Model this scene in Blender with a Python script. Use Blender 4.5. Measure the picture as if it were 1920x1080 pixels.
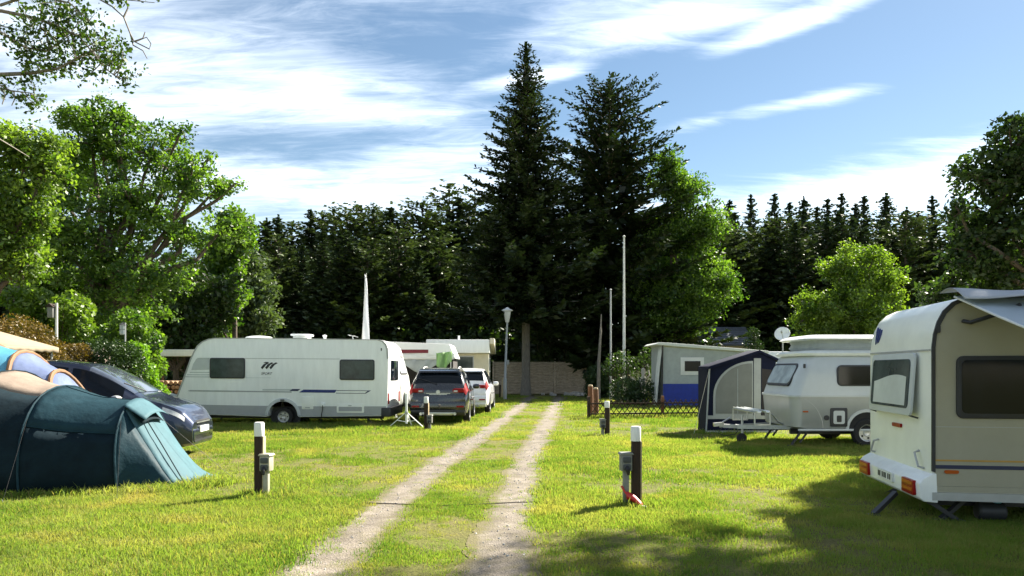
import bpy, bmesh, math, random
import numpy as np
from mathutils import Vector, Matrix, noise as mnoise

# ------------------------------------------------------------------ scene, camera, sky, sun
for o in list(bpy.data.objects):
    bpy.data.objects.remove(o)
S = bpy.context.scene
COL = S.collection
R = math.radians
PI = math.pi
F = 1400.0            # focal length in photograph pixels
HZ = 692.0            # horizon row
EYE = 1.65
SUN_AZ, SUN_EL = R(45), R(38)     # clockwise from +Y, above horizon

cam_d = bpy.data.cameras.new('camera')
cam_d.sensor_width = 36
cam_d.lens = 36 * F / 1920
cam_d.shift_y = (HZ - 540) / 1920
cam_d.clip_start = .1
cam_d.clip_end = 2000
cam = bpy.data.objects.new('camera', cam_d)
cam.location = (0, 0, EYE)
cam.rotation_euler = (PI / 2, 0, 0)
COL.objects.link(cam)
S.camera = cam

S.view_settings.view_transform = 'Standard'
S.view_settings.look = 'None'
S.view_settings.gamma = 1
S.view_settings.exposure = 2.78

sun_d = bpy.data.lights.new('sun', 'SUN')
sun_d.energy = 3.0
sun_d.angle = R(.55)
sun_d.color = (1, .93, .80)
sun = bpy.data.objects.new('sun', sun_d)
COL.objects.link(sun)
sdir = Vector((math.sin(SUN_AZ) * math.cos(SUN_EL), math.cos(SUN_AZ) * math.cos(SUN_EL), math.sin(SUN_EL)))
sun.rotation_euler = sdir.to_track_quat('Z', 'Y').to_euler()
sun.location = (20, 20, 30)

W = bpy.data.worlds.new('World')
S.world = W
W.use_nodes = True
wn, wl = W.node_tree.nodes, W.node_tree.links
wn.clear()


def wnode(t, **k):
    n = wn.new(t)
    for a, b in k.items():
        setattr(n, a, b)
    return n


def wmath(op, a, b=None, c=None, clamp=False):
    n = wnode('ShaderNodeMath', operation=op, use_clamp=clamp)
    for i, v in enumerate((a, b, c)):
        if v is None:
            continue
        if isinstance(v, (int, float)):
            n.inputs[i].default_value = v
        else:
            wl.new(v, n.inputs[i])
    return n.outputs[0]


sky = wnode('ShaderNodeTexSky', sky_type='NISHITA')
sky.sun_disc = False
sky.sun_elevation = SUN_EL
sky.sun_rotation = SUN_AZ
sky.altitude = 100
sky.air_density = 1.0
sky.dust_density = .1
sky.ozone_density = 2.2
tc = wnode('ShaderNodeTexCoord')
DIR = tc.outputs['Generated']


def wdot(v):
    n = wnode('ShaderNodeVectorMath', operation='DOT_PRODUCT')
    wl.new(DIR, n.inputs[0])
    n.inputs[1].default_value = v
    return n.outputs['Value']


def pixdir(px, py):
    return Vector((px - 960, F, HZ - py)).normalized()


# wisps: thin ice cloud sheet on a plane high above the ground (perspective comes from dividing by height)
sep = wnode('ShaderNodeSeparateXYZ')
wl.new(DIR, sep.inputs[0])
zz = wmath('ADD', wmath('MAXIMUM', sep.outputs[2], 0.0), .13)
comb = wnode('ShaderNodeCombineXYZ')
wl.new(wmath('DIVIDE', sep.outputs[0], zz), comb.inputs[0])
wl.new(wmath('DIVIDE', sep.outputs[1], zz), comb.inputs[1])


def wnoise(scale, stretch, rot, detail, rough, dist):
    mp = wnode('ShaderNodeMapping')
    mp.inputs['Rotation'].default_value = (0, 0, rot)
    mp.inputs['Scale'].default_value = (stretch[0], stretch[1], 1)
    wl.new(comb.outputs[0], mp.inputs[0])
    n = wnode('ShaderNodeTexNoise')
    n.inputs['Scale'].default_value = scale
    n.inputs['Detail'].default_value = detail
    n.inputs['Roughness'].default_value = rough
    n.inputs['Distortion'].default_value = dist
    wl.new(mp.outputs[0], n.inputs['Vector'])
    return n.outputs['Fac']


n_big = wnoise(.9, (1, 1.6), R(20), 5, .55, .4)
n_fine = wnoise(2.4, (.5, 1.7), R(30), 9, .62, .8)
n_wisp = wnoise(7.0, (.45, 2.0), R(34), 10, .70, .9)
texture = wmath('ADD', wmath('MULTIPLY', n_fine, .52), wmath('MULTIPLY', n_wisp, .48))


def patch(px, py, ru, rv, tilt, gain):
    """a bank of cloud round one direction of the sky: soft ellipse in its tangent plane"""
    c = pixdir(px, py)
    u = Vector((0, 0, 1)).cross(c)
    u = -u.normalized()
    v = u.cross(c).normalized()
    if v.z < 0:
        v = -v
    t = R(tilt)
    a = u * math.cos(t) + v * math.sin(t)
    b = v * math.cos(t) - u * math.sin(t)
    da, db, dc = wdot(a / ru), wdot(b / rv), wdot(c)
    q = wmath('ADD', wmath('MULTIPLY', da, da), wmath('MULTIPLY', db, db))
    m = wmath('SUBTRACT', 1.0, wmath('SQRT', q), clamp=True)
    m = wmath('MULTIPLY', m, wmath('GREATER_THAN', dc, 0.0))
    return wmath('MULTIPLY', m, gain)


cover = wmath('MULTIPLY', wmath('SUBTRACT', n_big, .22), 1.0)
banks = [(430, 60, .40, .11, 10, .10), (170, 150, .30, .18, 5, .34), (600, 170, .24, .035, 12, .32),
         (1330, 45, .25, .040, 8, .80), (1460, 58, .20, .020, 13, 1.0), (1120, 60, .18, .030, 4, .25),
         (1560, 180, .12, .020, 3, 1.5), (990, 148, .10, .016, 9, 1.2), (1330, 225, .11, .022, 5, 1.1),
         (1620, 345, .44, .055, 3, .6), (620, 365, .36, .035, 4, .30), (820, 300, .22, .025, 6, .35),
         (1900, 300, .3, .07, 4, .5), (760, 215, .16, .022, 8, .35),
         (1650, 150, .42, .16, 5, -1.05), (1180, 170, .22, .09, 5, -.85), (840, 110, .16, .08, 8, -.65), (560, 265, .22, .035, 5, -.35)]
for b in banks:
    cover = wmath('ADD', cover, patch(*b))
dens = wmath('ADD', cover, wmath('MULTIPLY', wmath('SUBTRACT', texture, .5), 2.3))
ramp = wnode('ShaderNodeMapRange', interpolation_type='SMOOTHSTEP')
ramp.inputs['From Min'].default_value = -.12
ramp.inputs['From Max'].default_value = 1.65
wl.new(dens, ramp.inputs['Value'])
low = wmath('ADD', wmath('MULTIPLY', ramp.outputs[0], .68), .012)      # a thin milky veil everywhere
mixc = wnode('ShaderNodeMix', data_type='RGBA')
wl.new(low, mixc.inputs['Factor'])
hsv = wnode('ShaderNodeHueSaturation')
hsv.inputs['Saturation'].default_value = 1.1
hsv.inputs['Value'].default_value = 1.0
wl.new(sky.outputs[0], hsv.inputs['Color'])
tint = wnode('ShaderNodeMix', data_type='RGBA', blend_type='MULTIPLY')
tint.inputs['Factor'].default_value = 1
wl.new(hsv.outputs[0], tint.inputs['A'])
tint.inputs['B'].default_value = (.345, .325, .29, 1)
wl.new(tint.outputs['Result'], mixc.inputs['A'])
mixc.inputs['B'].default_value = (6.9, 7.2, 7.5, 1)
bg = wnode('ShaderNodeBackground')
bg.inputs['Strength'].default_value = .066
wl.new(mixc.outputs['Result'], bg.inputs['Color'])
wo = wnode('ShaderNodeOutputWorld')
wl.new(bg.outputs[0], wo.inputs[0])

S.render.engine = 'CYCLES'
S.cycles.max_bounces = 6
S.cycles.transparent_max_bounces = 6

random.seed(7)
RNG = np.random.default_rng(11)


# ------------------------------------------------------------------ helpers
def P(px, py, Y):
    """point of the place seen at photograph pixel (px, py) when it stands Y metres away"""
    return Vector(((px - 960) * Y / F, Y, EYE - (py - HZ) * Y / F))


def gx(px, Y):
    return (px - 960) * Y / F


def gz(py, Y):
    return EYE - (py - HZ) * Y / F


MATS = {}


def mat(name, col, rough=.5, metal=0., var=.0, vscale=8., bump=0., bscale=60., coat=0., spec=.5, trans=0., col2=None, alpha=None, stretch=None):
    m = bpy.data.materials.new(name)
    m.use_nodes = True
    nt = m.node_tree
    N, L = nt.nodes, nt.links
    p = N['Principled BSDF']
    p.inputs['Base Color'].default_value = (*col, 1)
    p.inputs['Roughness'].default_value = rough
    p.inputs['Metallic'].default_value = metal
    p.inputs['Coat Weight'].default_value = coat
    p.inputs['Coat Roughness'].default_value = .04
    p.inputs['Specular IOR Level'].default_value = spec
    vec = None
    if var or bump or col2:
        t = N.new('ShaderNodeTexCoord')
        vec = t.outputs['Object']
        if stretch:
            mp = N.new('ShaderNodeMapping')
            mp.inputs['Scale'].default_value = stretch
            L.new(vec, mp.inputs[0])
            vec = mp.outputs[0]
    if var or col2:
        n = N.new('ShaderNodeTexNoise')
        n.inputs['Scale'].default_value = vscale
        n.inputs['Detail'].default_value = 5
        n.inputs['Roughness'].default_value = .65
        L.new(vec, n.inputs['Vector'])
        r = N.new('ShaderNodeMapRange')
        r.inputs['From Min'].default_value = .3
        r.inputs['From Max'].default_value = .7
        L.new(n.outputs['Fac'], r.inputs['Value'])
        x = N.new('ShaderNodeMix')
        x.data_type = 'RGBA'
        L.new(r.outputs[0], x.inputs['Factor'])
        x.inputs['A'].default_value = (*[c * (1 - var) for c in col], 1)
        x.inputs['B'].default_value = (*(col2 if col2 else [min(1, c * (1 + var)) for c in col]), 1)
        L.new(x.outputs['Result'], p.inputs['Base Color'])
        r2 = N.new('ShaderNodeMapRange')
        r2.inputs['To Min'].default_value = max(0, rough - .08)
        r2.inputs['To Max'].default_value = min(1, rough + .12)
        L.new(n.outputs['Fac'], r2.inputs['Value'])
        L.new(r2.outputs[0], p.inputs['Roughness'])
    if bump:
        n2 = N.new('ShaderNodeTexNoise')
        n2.inputs['Scale'].default_value = bscale
        n2.inputs['Detail'].default_value = 4
        L.new(vec, n2.inputs['Vector'])
        b = N.new('ShaderNodeBump')
        b.inputs['Strength'].default_value = bump
        b.inputs['Distance'].default_value = .02
        L.new(n2.outputs['Fac'], b.inputs['Height'])
        L.new(b.outputs[0], p.inputs['Normal'])
    if trans:
        tr = N.new('ShaderNodeBsdfTranslucent')
        tr.inputs['Color'].default_value = (*col, 1)
        ms = N.new('ShaderNodeMixShader')
        ms.inputs[0].default_value = trans
        L.new(p.outputs[0], ms.inputs[1])
        L.new(tr.outputs[0], ms.inputs[2])
        L.new(ms.outputs[0], N['Material Output'].inputs['Surface'])
    if alpha is not None:
        p.inputs['Alpha'].default_value = alpha
    MATS[name] = m
    return m


def foliage(name, c1, c2, trans=.35, tcol=None):
    """leaves: each leaf takes its own tone between two colours of the species"""
    m = bpy.data.materials.new(name)
    m.use_nodes = True
    nt = m.node_tree
    N, L = nt.nodes, nt.links
    N.remove(N['Principled BSDF'])
    a = N.new('ShaderNodeAttribute')
    a.attribute_name = 'tone'
    x = N.new('ShaderNodeMix')
    x.data_type = 'RGBA'
    L.new(a.outputs['Fac'], x.inputs['Factor'])
    x.inputs['A'].default_value = (*c1, 1)
    x.inputs['B'].default_value = (*c2, 1)
    d = N.new('ShaderNodeBsdfDiffuse')
    L.new(x.outputs['Result'], d.inputs['Color'])
    t = N.new('ShaderNodeBsdfTranslucent')
    h = N.new('ShaderNodeMix')
    h.data_type = 'RGBA'
    h.blend_type = 'MULTIPLY'
    h.inputs['Factor'].default_value = 1
    L.new(x.outputs['Result'], h.inputs['A'])
    h.inputs['B'].default_value = (*(tcol or (1.5, 1.7, .5)), 1)
    L.new(h.outputs['Result'], t.inputs['Color'])
    ms = N.new('ShaderNodeMixShader')
    ms.inputs[0].default_value = trans
    L.new(d.outputs[0], ms.inputs[1])
    L.new(t.outputs[0], ms.inputs[2])
    g = N.new('ShaderNodeBsdfGlossy')
    g.inputs['Roughness'].default_value = .45
    ms2 = N.new('ShaderNodeMixShader')
    ms2.inputs[0].default_value = .035
    L.new(ms.outputs[0], ms2.inputs[1])
    L.new(g.outputs[0], ms2.inputs[2])
    L.new(ms2.outputs[0], N['Material Output'].inputs['Surface'])
    MATS[name] = m
    return m


class MB:
    def __init__(s):
        s.v, s.f = [], []

    def add(s, vs, fs):
        b = len(s.v)
        s.v += [tuple(p) for p in vs]
        s.f += [tuple(i + b for i in f) for f in fs]
        return s

    def box(s, c, d, rot=None):
        hx, hy, hz = d[0] / 2, d[1] / 2, d[2] / 2
        vs = [Vector((x, y, z)) for x in (-hx, hx) for y in (-hy, hy) for z in (-hz, hz)]
        if rot is not None:
            vs = [rot @ p for p in vs]
        vs = [p + Vector(c) for p in vs]
        return s.add(vs, [(0, 1, 3, 2), (4, 6, 7, 5), (0, 4, 5, 1), (2, 3, 7, 6), (0, 2, 6, 4), (1, 5, 7, 3)])

    def bb(s, lo, hi):
        return s.box([(a + b) / 2 for a, b in zip(lo, hi)], [b - a for a, b in zip(lo, hi)])

    def tube(s, pts, r, n=8, cap=True):
        pts = [Vector(p) for p in pts]
        k = len(pts)
        rs = list(r) if hasattr(r, '__len__') else [r] * k
        vs, fs = [], []
        ref = None
        for i, p in enumerate(pts):
            t = (pts[min(i + 1, k - 1)] - pts[max(i - 1, 0)])
            t = t.normalized() if t.length > 1e-9 else Vector((0, 0, 1))
            if ref is None:
                ref = t.orthogonal().normalized()
            a = (ref - t * ref.dot(t))
            a = a.normalized() if a.length > 1e-6 else t.orthogonal().normalized()
            ref = a
            b = t.cross(a)
            for j in range(n):
                w = 2 * PI * j / n
                vs.append(p + (a * math.cos(w) + b * math.sin(w)) * rs[i])
        for i in range(k - 1):
            for j in range(n):
                fs.append((i * n + j, i * n + (j + 1) % n, (i + 1) * n + (j + 1) % n, (i + 1) * n + j))
        if cap:
            fs.append(tuple(range(n))[::-1])
            fs.append(tuple((k - 1) * n + j for j in range(n)))
        return s.add(vs, fs)

    def bar(s, p0, p1, w, h, up=(0, 0, 1)):
        p0, p1 = Vector(p0), Vector(p1)
        t = (p1 - p0)
        L_ = t.length
        t.normalize()
        a = t.cross(Vector(up))
        a = a.normalized() if a.length > 1e-5 else t.orthogonal().normalized()
        b = a.cross(t)
        M = Matrix((t, a, b)).transposed()
        return s.box((p0 + p1) / 2, (L_, w, h), M)

    def prism(s, poly, lo, hi, fn):
        """poly: 2-d outline, fn(a, b, h) -> point"""
        n = len(poly)
        vs = [fn(a, b, lo) for a, b in poly] + [fn(a, b, hi) for a, b in poly]
        fs = [tuple(range(n))[::-1], tuple(range(n, 2 * n))]
        fs += [(i, (i + 1) % n, n + (i + 1) % n, n + i) for i in range(n)]
        return s.add(vs, fs)

    def lathe(s, prof, c=(0, 0, 0), n=20, axis='z', cap=True):
        k = len(prof)
        vs, fs = [], []
        for r, h in prof:
            for j in range(n):
                w = 2 * PI * j / n
                x, y = r * math.cos(w), r * math.sin(w)
                q = (x, y, h) if axis == 'z' else ((x, h, y) if axis == 'y' else (h, x, y))
                vs.append((q[0] + c[0], q[1] + c[1], q[2] + c[2]))
        for i in range(k - 1):
            for j in range(n):
                fs.append((i * n + j, i * n + (j + 1) % n, (i + 1) * n + (j + 1) % n, (i + 1) * n + j))
        if cap:
            fs.append(tuple(range(n))[::-1])
            fs.append(tuple((k - 1) * n + j for j in range(n)))
        return s.add(vs, fs)

    def grid(s, fn, nu, nv):
        vs = [fn(i / nu, j / nv) for i in range(nu + 1) for j in range(nv + 1)]
        fs = [(i * (nv + 1) + j, (i + 1) * (nv + 1) + j, (i + 1) * (nv + 1) + j + 1, i * (nv + 1) + j + 1)
              for i in range(nu) for j in range(nv)]
        return s.add(vs, fs)


def rrect(x0, x1, z0, z1, r, n=4):
    out = []
    for cx, cz, a0 in ((x1 - r, z1 - r, 0), (x0 + r, z1 - r, 90), (x0 + r, z0 + r, 180), (x1 - r, z0 + r, 270)):
        for i in range(n + 1):
            a = R(a0 + 90 * i / n)
            out.append((cx + r * math.cos(a), cz + r * math.sin(a)))
    return out


def obj(name, mb, m, parent=None, bevel=0, seg=2, smooth=True, angle=38, solid=0):
    me = bpy.data.meshes.new(name)
    if isinstance(mb, MB):
        me.from_pydata(mb.v, [], mb.f)
    else:
        me = mb
    bm = bmesh.new()
    bm.from_mesh(me)
    bmesh.ops.recalc_face_normals(bm, faces=bm.faces)
    if bevel:
        es = [e for e in bm.edges if len(e.link_faces) == 2 and e.calc_face_angle(0) > R(30)]
        try:
            bmesh.ops.bevel(bm, geom=es, offset=bevel, segments=seg, profile=.6, affect='EDGES', clamp_overlap=True)
        except Exception:
            pass
    bm.to_mesh(me)
    bm.free()
    if smooth:
        me.polygons.foreach_set('use_smooth', [True] * len(me.polygons))
        me.set_sharp_from_angle(angle=R(angle))
    me.materials.append(MATS[m] if isinstance(m, str) else m)
    o = bpy.data.objects.new(name, me)
    COL.objects.link(o)
    if parent:
        o.parent = parent
    if solid:
        md = o.modifiers.new('thickness', 'SOLIDIFY')
        md.thickness = solid
        md.offset = 0
    return o


def tag(o, label, cat, group=None, kind=None):
    o['label'] = label
    o['category'] = cat
    if group:
        o['group'] = group
    if kind:
        o['kind'] = kind
    return o


def structure(o, label=None):
    o['kind'] = 'structure'
    if label:
        o['label'] = label
    return o


def thing(name, label, cat, loc=(0, 0, 0), rotz=0, group=None):
    o = bpy.data.objects.new(name, None)
    o.empty_display_size = .2
    COL.objects.link(o)
    o.location = loc
    o.rotation_euler = (0, 0, rotz)
    return tag(o, label, cat, group)


def copy_tree(o, parent=None):
    c = o.copy()
    COL.objects.link(c)
    c.parent = parent
    for ch in list(o.children):
        copy_tree(ch, c)
    return c


def text_mesh(body, size, m, name, parent, M, extrude=.002, shear=0):
    cu = bpy.data.curves.new(name, 'FONT')
    cu.body = body
    cu.size = size
    cu.extrude = extrude
    cu.shear = shear
    cu.align_x = 'CENTER'
    t = bpy.data.objects.new(name + '_tmp', cu)
    COL.objects.link(t)
    dg = bpy.context.evaluated_depsgraph_get()
    me = bpy.data.meshes.new_from_object(t.evaluated_get(dg))
    bpy.data.objects.remove(t)
    me.name = name
    me.materials.clear()
    me.materials.append(MATS[m])
    me.transform(M)
    o = bpy.data.objects.new(name, me)
    COL.objects.link(o)
    o.parent = parent
    return o


# ------------------------------------------------------------------ leaf meshes
def leaf_obj(name, c, u, v, m, parent, tone=None, kind='stuff'):
    """one diamond-shaped leaf for every centre c, spanned by half-vectors u (length) and v (width)"""
    n = len(c)
    V = np.empty((n, 4, 3), np.float32)
    V[:, 0] = c - u
    V[:, 1] = c + v - u * .15
    V[:, 2] = c + u
    V[:, 3] = c - v - u * .15
    me = bpy.data.meshes.new(name)
    me.vertices.add(n * 4)
    me.vertices.foreach_set('co', V.reshape(-1))
    me.loops.add(n * 4)
    me.loops.foreach_set('vertex_index', np.arange(n * 4, dtype=np.int32))
    me.polygons.add(n)
    me.polygons.foreach_set('loop_start', np.arange(n, dtype=np.int32) * 4)
    me.update(calc_edges=True)
    at = me.attributes.new('tone', 'FLOAT', 'FACE')
    if tone is None:
        tone = RNG.random(n)
    at.data.foreach_set('value', np.clip(tone, 0, 1).astype(np.float32))
    me.materials.append(MATS[m])
    o = bpy.data.objects.new(name, me)
    COL.objects.link(o)
    if parent:
        o.parent = parent
    if kind:
        o['kind'] = kind
    return o


def unit(a):
    return a / np.maximum(np.linalg.norm(a, axis=1, keepdims=True), 1e-9)


def rand_dirs(n, up=0.):
    d = RNG.normal(size=(n, 3))
    d[:, 2] += up
    return unit(d)


def leaf_spans(n, size, aspect, flat=.6):
    """leaf half-vectors: leaf normals lean upward by `flat`"""
    nn = rand_dirs(n, flat * 1.6)
    a = RNG.normal(size=(n, 3))
    u = unit(np.cross(nn, a))
    v = np.cross(nn, u)
    s = size * RNG.uniform(.45, 1.5, (n, 1))
    return u * s * .5, v * s * .5 * aspect


def lobe_points(lobes, n, shell=.45):
    """n points spread through ellipsoid lobes, more of them near the skin"""
    vol = np.array([l[3] * l[4] * l[5] for l in lobes]) ** .72
    k = RNG.choice(len(lobes), n, p=vol / vol.sum())
    L_ = np.array(lobes)[k]
    d = rand_dirs(n)
    r = RNG.random((n, 1)) ** shell
    return L_[:, :3] + d * r * L_[:, 3:6], k


def limb(mb, p0, p1, r0, r1, wob=.12, seg=6, n=6, sag=0.):
    p0, p1 = Vector(p0), Vector(p1)
    L_ = (p1 - p0).length
    pts, rs = [], []
    for i in range(seg + 1):
        t = i / seg
        q = p0.lerp(p1, t)
        if 0 < i < seg:
            q += Vector((random.uniform(-1, 1), random.uniform(-1, 1), random.uniform(-1, 1))) * wob * L_ * .35
        q.z += sag * math.sin(PI * t) * L_
        pts.append(q)
        rs.append(r0 + (r1 - r0) * t)
    mb.tube(pts, rs, n)
    return pts


def broadleaf(name, label, base, lobes, nclus, per, leaf, m, trunk_r, bark='bark', group=None, spread=.45, shell=.5, fork=.35, aspect=.6, cat='tree', lean=(0, 0)):
    t = thing(name, label, cat, base, 0, group)
    B = Vector(base)
    lob = [(l[0] - B.x, l[1] - B.y, l[2] - B.z, l[3], l[3] * (l[4] if len(l) > 4 else 1), l[3] * (l[5] if len(l) > 5 else .85)) for l in lobes]
    zc = [l[2] for l in lob]
    ztop = max(zc)
    fz = max(.6, fork * ztop)
    tb = MB()
    top = Vector((lean[0], lean[1], fz))
    tb.tube([(0, 0, -.15), (lean[0] * .1, lean[1] * .1, fz * .12), (lean[0] * .5, lean[1] * .5, fz * .55), top], [trunk_r * 1.5, trunk_r * 1.08, trunk_r * .9, trunk_r * .78], 10)
    big = sorted(lob, key=lambda l: -l[3])
    cl, k = lobe_points(lob, nclus, shell)
    for l in big:
        pts = limb(tb, top if l[2] > fz else Vector((0, 0, max(.3, min(fz, l[2] * .7)))), l[:3], trunk_r * .5, trunk_r * .16, .16, 6, 6)
    for i in range(min(nclus, 220)):
        l = lob[k[i]]
        limb(tb, l[:3], cl[i], trunk_r * .20, .010, .2, 4, 4)
    obj('trunk', tb, bark, t)
    n = nclus * per
    cen = np.repeat(cl, per, 0)
    off = rand_dirs(n) * (RNG.random((n, 1)) ** .6) * spread
    off[:, 2] *= .7
    c = cen + off
    u, v = leaf_spans(n, leaf, aspect, .5)
    tone = np.repeat(RNG.normal(.45, .30, nclus), per) + RNG.normal(0, .2, n)
    leaf_obj('crown', c, u, v, m, t, tone)
    return t


def lob(px, py, r, Y, dy=0., sy=1., sz=.85):
    """a crown lobe centred on a pixel at distance Y; r in pixels at that distance"""
    p = P(px, py, Y)
    return (p.x, Y + dy, p.z, r * Y / F, sy, sz)


def conifer_mesh(H, z0, prof, levels, nbr, droop, upturn, twig_sp, card, seed, dens=1., ragged=.2, topr=.12, wv=.23, core=0):
    """needle cards and limbs of one conifer about the origin"""
    rg = np.random.default_rng(seed)
    C, U, Vv, T = [], [], [], []
    tb = MB()
    tr = H * .0125
    tb.tube([(0, 0, -.2), (0, 0, H * .05), (0, 0, H * .5), (0, 0, H * .985)], [tr * 1.35, tr, tr * .62, .02], 8)
    for li in range(levels):
        f = li / (levels - 1)
        z = z0 + (H - .25 - z0) * (f ** .93)
        Rr = prof(f)
        nb = max(5, int(round(nbr * (.62 + .38 * (1 - f)))))
        for q in range(core):
            a = rg.uniform(0, 6.28)
            rr = Rr * rg.uniform(.05, .5)
            C.append(np.array([rr * math.cos(a), rr * math.sin(a), z + rg.normal(0, .2)]))
            d = rg.normal(0, 1, 3)
            d /= np.linalg.norm(d)
            w = np.cross(d, rg.normal(0, 1, 3))
            w /= np.linalg.norm(w) + 1e-9
            U.append(d * card * (1.25 - .8 * f))
            Vv.append(w * card * (.95 - .6 * f))
            T.append(.15 + rg.normal(0, .12))
        a0 = rg.uniform(0, 6.28)
        for b in range(nb):
            a = a0 + 2 * PI * b / nb + rg.normal(0, .22)
            Lb = Rr * (1 + rg.normal(0, ragged)) + topr
            if Lb < .1:
                continue
            da = np.array([math.cos(a), math.sin(a), 0.])
            sa = np.array([-math.sin(a), math.cos(a), 0.])
            zj = z + rg.normal(0, .12)
            dr = droop(f)
            up = upturn(f)

            def bp(t):
                return da * Lb * t + np.array([0, 0, zj + Lb * (-dr * t + (dr * .55 + up) * t ** 2.4)])
            if Lb > .8:
                tb.tube([bp(t) for t in (0, .35, .7, 1)], [.018 + .012 * Lb, .014 + .007 * Lb, .012, .006], 4, False)
            nt = max(3, int(Lb / twig_sp * dens))
            for i in range(nt):
                t = .12 + .88 * (i + rg.random()) / nt
                p = bp(t)
                fw = bp(min(1, t + .05)) - bp(max(0, t - .05))
                fw /= np.linalg.norm(fw) + 1e-9
                tl = (.20 + .42 * Lb * (1 - t) * .55 + .1) * rg.uniform(.6, 1.2)
                tl = min(tl, 1.15)
                for sd in (-1, 1):
                    d = fw * rg.uniform(.5, .9) + sa * sd * rg.uniform(.55, 1.) + np.array([0, 0, rg.normal(-.05, .22)])
                    d /= np.linalg.norm(d)
                    nc = max(1, int(tl / (card * .75 * (1 - .35 * f))))
                    for q in range(nc):
                        cc = p + d * tl * (q + .5) / nc + rg.normal(0, .03, 3)
                        nn = np.array([0, 0, 1.]) + rg.normal(0, .55, 3)
                        w = np.cross(nn, d)
                        w /= np.linalg.norm(w) + 1e-9
                        cs = card * rg.uniform(.75, 1.3) * (1 - .50 * f)
                        dd = d + rg.normal(0, .18, 3)
                        C.append(cc)
                        U.append(dd * cs * .62)
                        Vv.append(w * cs * wv)
                        T.append(.25 + .55 * t + rg.normal(0, .16))
    # leader
    for i in range(14):
        z = H - .9 + i * .065
        d = rg.normal(0, 1, 3)
        d[2] = abs(d[2]) + .8
        d /= np.linalg.norm(d)
        w = np.cross(d, [0, 0, 1.])
        w /= np.linalg.norm(w) + 1e-9
        C.append(np.array([0, 0, z]))
        U.append(d * card * .6)
        Vv.append(w * card * .2)
        T.append(.5)
    return tb, np.array(C), np.array(U), np.array(Vv), np.array(T)


def conifer(name, label, base, m, group=None, bark='bark', **k):
    t = thing(name, label, 'tree', base, random.uniform(0, 6), group)
    tb, C, U, V, T = conifer_mesh(**k)
    obj('trunk', tb, bark, t)
    leaf_obj('crown', C, U, V, m, t, T)
    return t

# ------------------------------------------------------------------ materials
mat('bark', (.10, .075, .055), .9, var=.45, vscale=9, bump=.7, bscale=30, stretch=(3, 3, .6))
mat('bark_grey', (.19, .17, .145), .9, var=.4, vscale=8, bump=.6, bscale=24, stretch=(3, 3, .5))
foliage('leaf_maple', (.028, .070, .010), (.140, .225, .034), .45)
foliage('leaf_birch', (.016, .040, .007), (.085, .145, .020), .30)
foliage('leaf_light', (.050, .100, .012), (.180, .255, .040), .42)
foliage('leaf_dark', (.018, .038, .010), (.050, .085, .020), .35)
foliage('leaf_lime', (.085, .17, .012), (.17, .30, .030), .42)
foliage('leaf_grey', (.050, .080, .035), (.095, .130, .060), .25)
foliage('leaf_orange', (.060, .045, .010), (.170, .105, .022), .22)
foliage('leaf_hedge', (.014, .032, .010), (.040, .075, .020), .15)
foliage('needle_spruce', (.007, .014, .008), (.034, .054, .016), .12, (1.2, 1.4, .6))
foliage('needle_fir', (.007, .014, .007), (.026, .044, .012), .14, (1.2, 1.4, .6))
foliage('needle_forest', (.014, .030, .014), (.046, .072, .028), .12, (1.2, 1.3, .6))
foliage('needle_pine', (.026, .050, .016), (.075, .105, .032), .15, (1.2, 1.3, .6))
foliage('needle_brown', (.032, .032, .012), (.080, .070, .026), .12, (1.2, 1.1, .6))

mat('white_shell', (.85, .87, .86), .32, var=.06, vscale=2.6, bump=.05, bscale=40, coat=.25, stretch=(2.5, 2.5, .5))
mat('white_old', (.82, .83, .76), .38, var=.06, vscale=2.5, bump=.06, bscale=30, coat=.15)
mat('beige_shell', (.35, .33, .25), .42, var=.06, vscale=2.5, bump=.1, bscale=90)  # beige shell, darkened to hold the shade under the canopy
mat('silver_shell', (.40, .41, .40), .35, metal=.15, var=.06, vscale=3, bump=.08, bscale=120)
mat('silver_light', (.50, .53, .54), .35, metal=.1, var=.05, vscale=3)
mat('grey_band', (.36, .37, .37), .5, var=.08, vscale=5)
mat('grey_light', (.52, .55, .55), .5, var=.06, vscale=5)
mat('trim_grey', (.40, .41, .41), .4, metal=.3, var=.08)
mat('trim_dark', (.025, .026, .03), .5, var=.2)
mat('rubber', (.018, .018, .018), .85, var=.3, vscale=20, bump=.2)
mat('rim', (.55, .55, .54), .35, metal=.7, var=.1)
mat('pane_dark', (.004, .007, .011), .06, spec=.22, var=.2, vscale=1.5)
mat('pane_grey', (.060, .078, .078), .12, spec=.22, var=.35, vscale=3)
mat('pane_pale', (.40, .46, .50), .12, spec=.6, var=.3, vscale=3)
mat('steel', (.50, .51, .51), .35, metal=.85, var=.1)
mat('galvanised', (.45, .46, .46), .55, metal=.5, var=.15, vscale=14)
mat('navy_paint', (.028, .037, .070), .34, metal=.75, var=.1, coat=1.0)
mat('pane_screen', (.05, .06, .08), .05, spec=1.0, coat=1.0, var=.2)
mat('black_paint', (.012, .014, .018), .25, var=.1, coat=1.0)
mat('white_paint', (.80, .81, .82), .25, var=.03, coat=.8)
mat('blue_mark', (.010, .025, .16), .4, var=.1)
mat('navy_mark', (.012, .02, .07), .4, var=.1)
mat('gold_mark', (.45, .26, .05), .45, var=.15)
mat('red_lens', (.26, .004, .005), .3, spec=.2, coat=.0, var=.15, vscale=30)
mat('orange_lens', (.42, .085, .010), .3, spec=.2, coat=.0, var=.2, vscale=30)
mat('clear_lens', (.55, .57, .58), .08, spec=.8, var=.2, vscale=20)
mat('plate', (.72, .73, .70), .45, var=.05)
mat('tent_teal', (.011, .034, .046), .58, spec=.12, var=.22, vscale=4, bump=.5, bscale=9)
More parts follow.
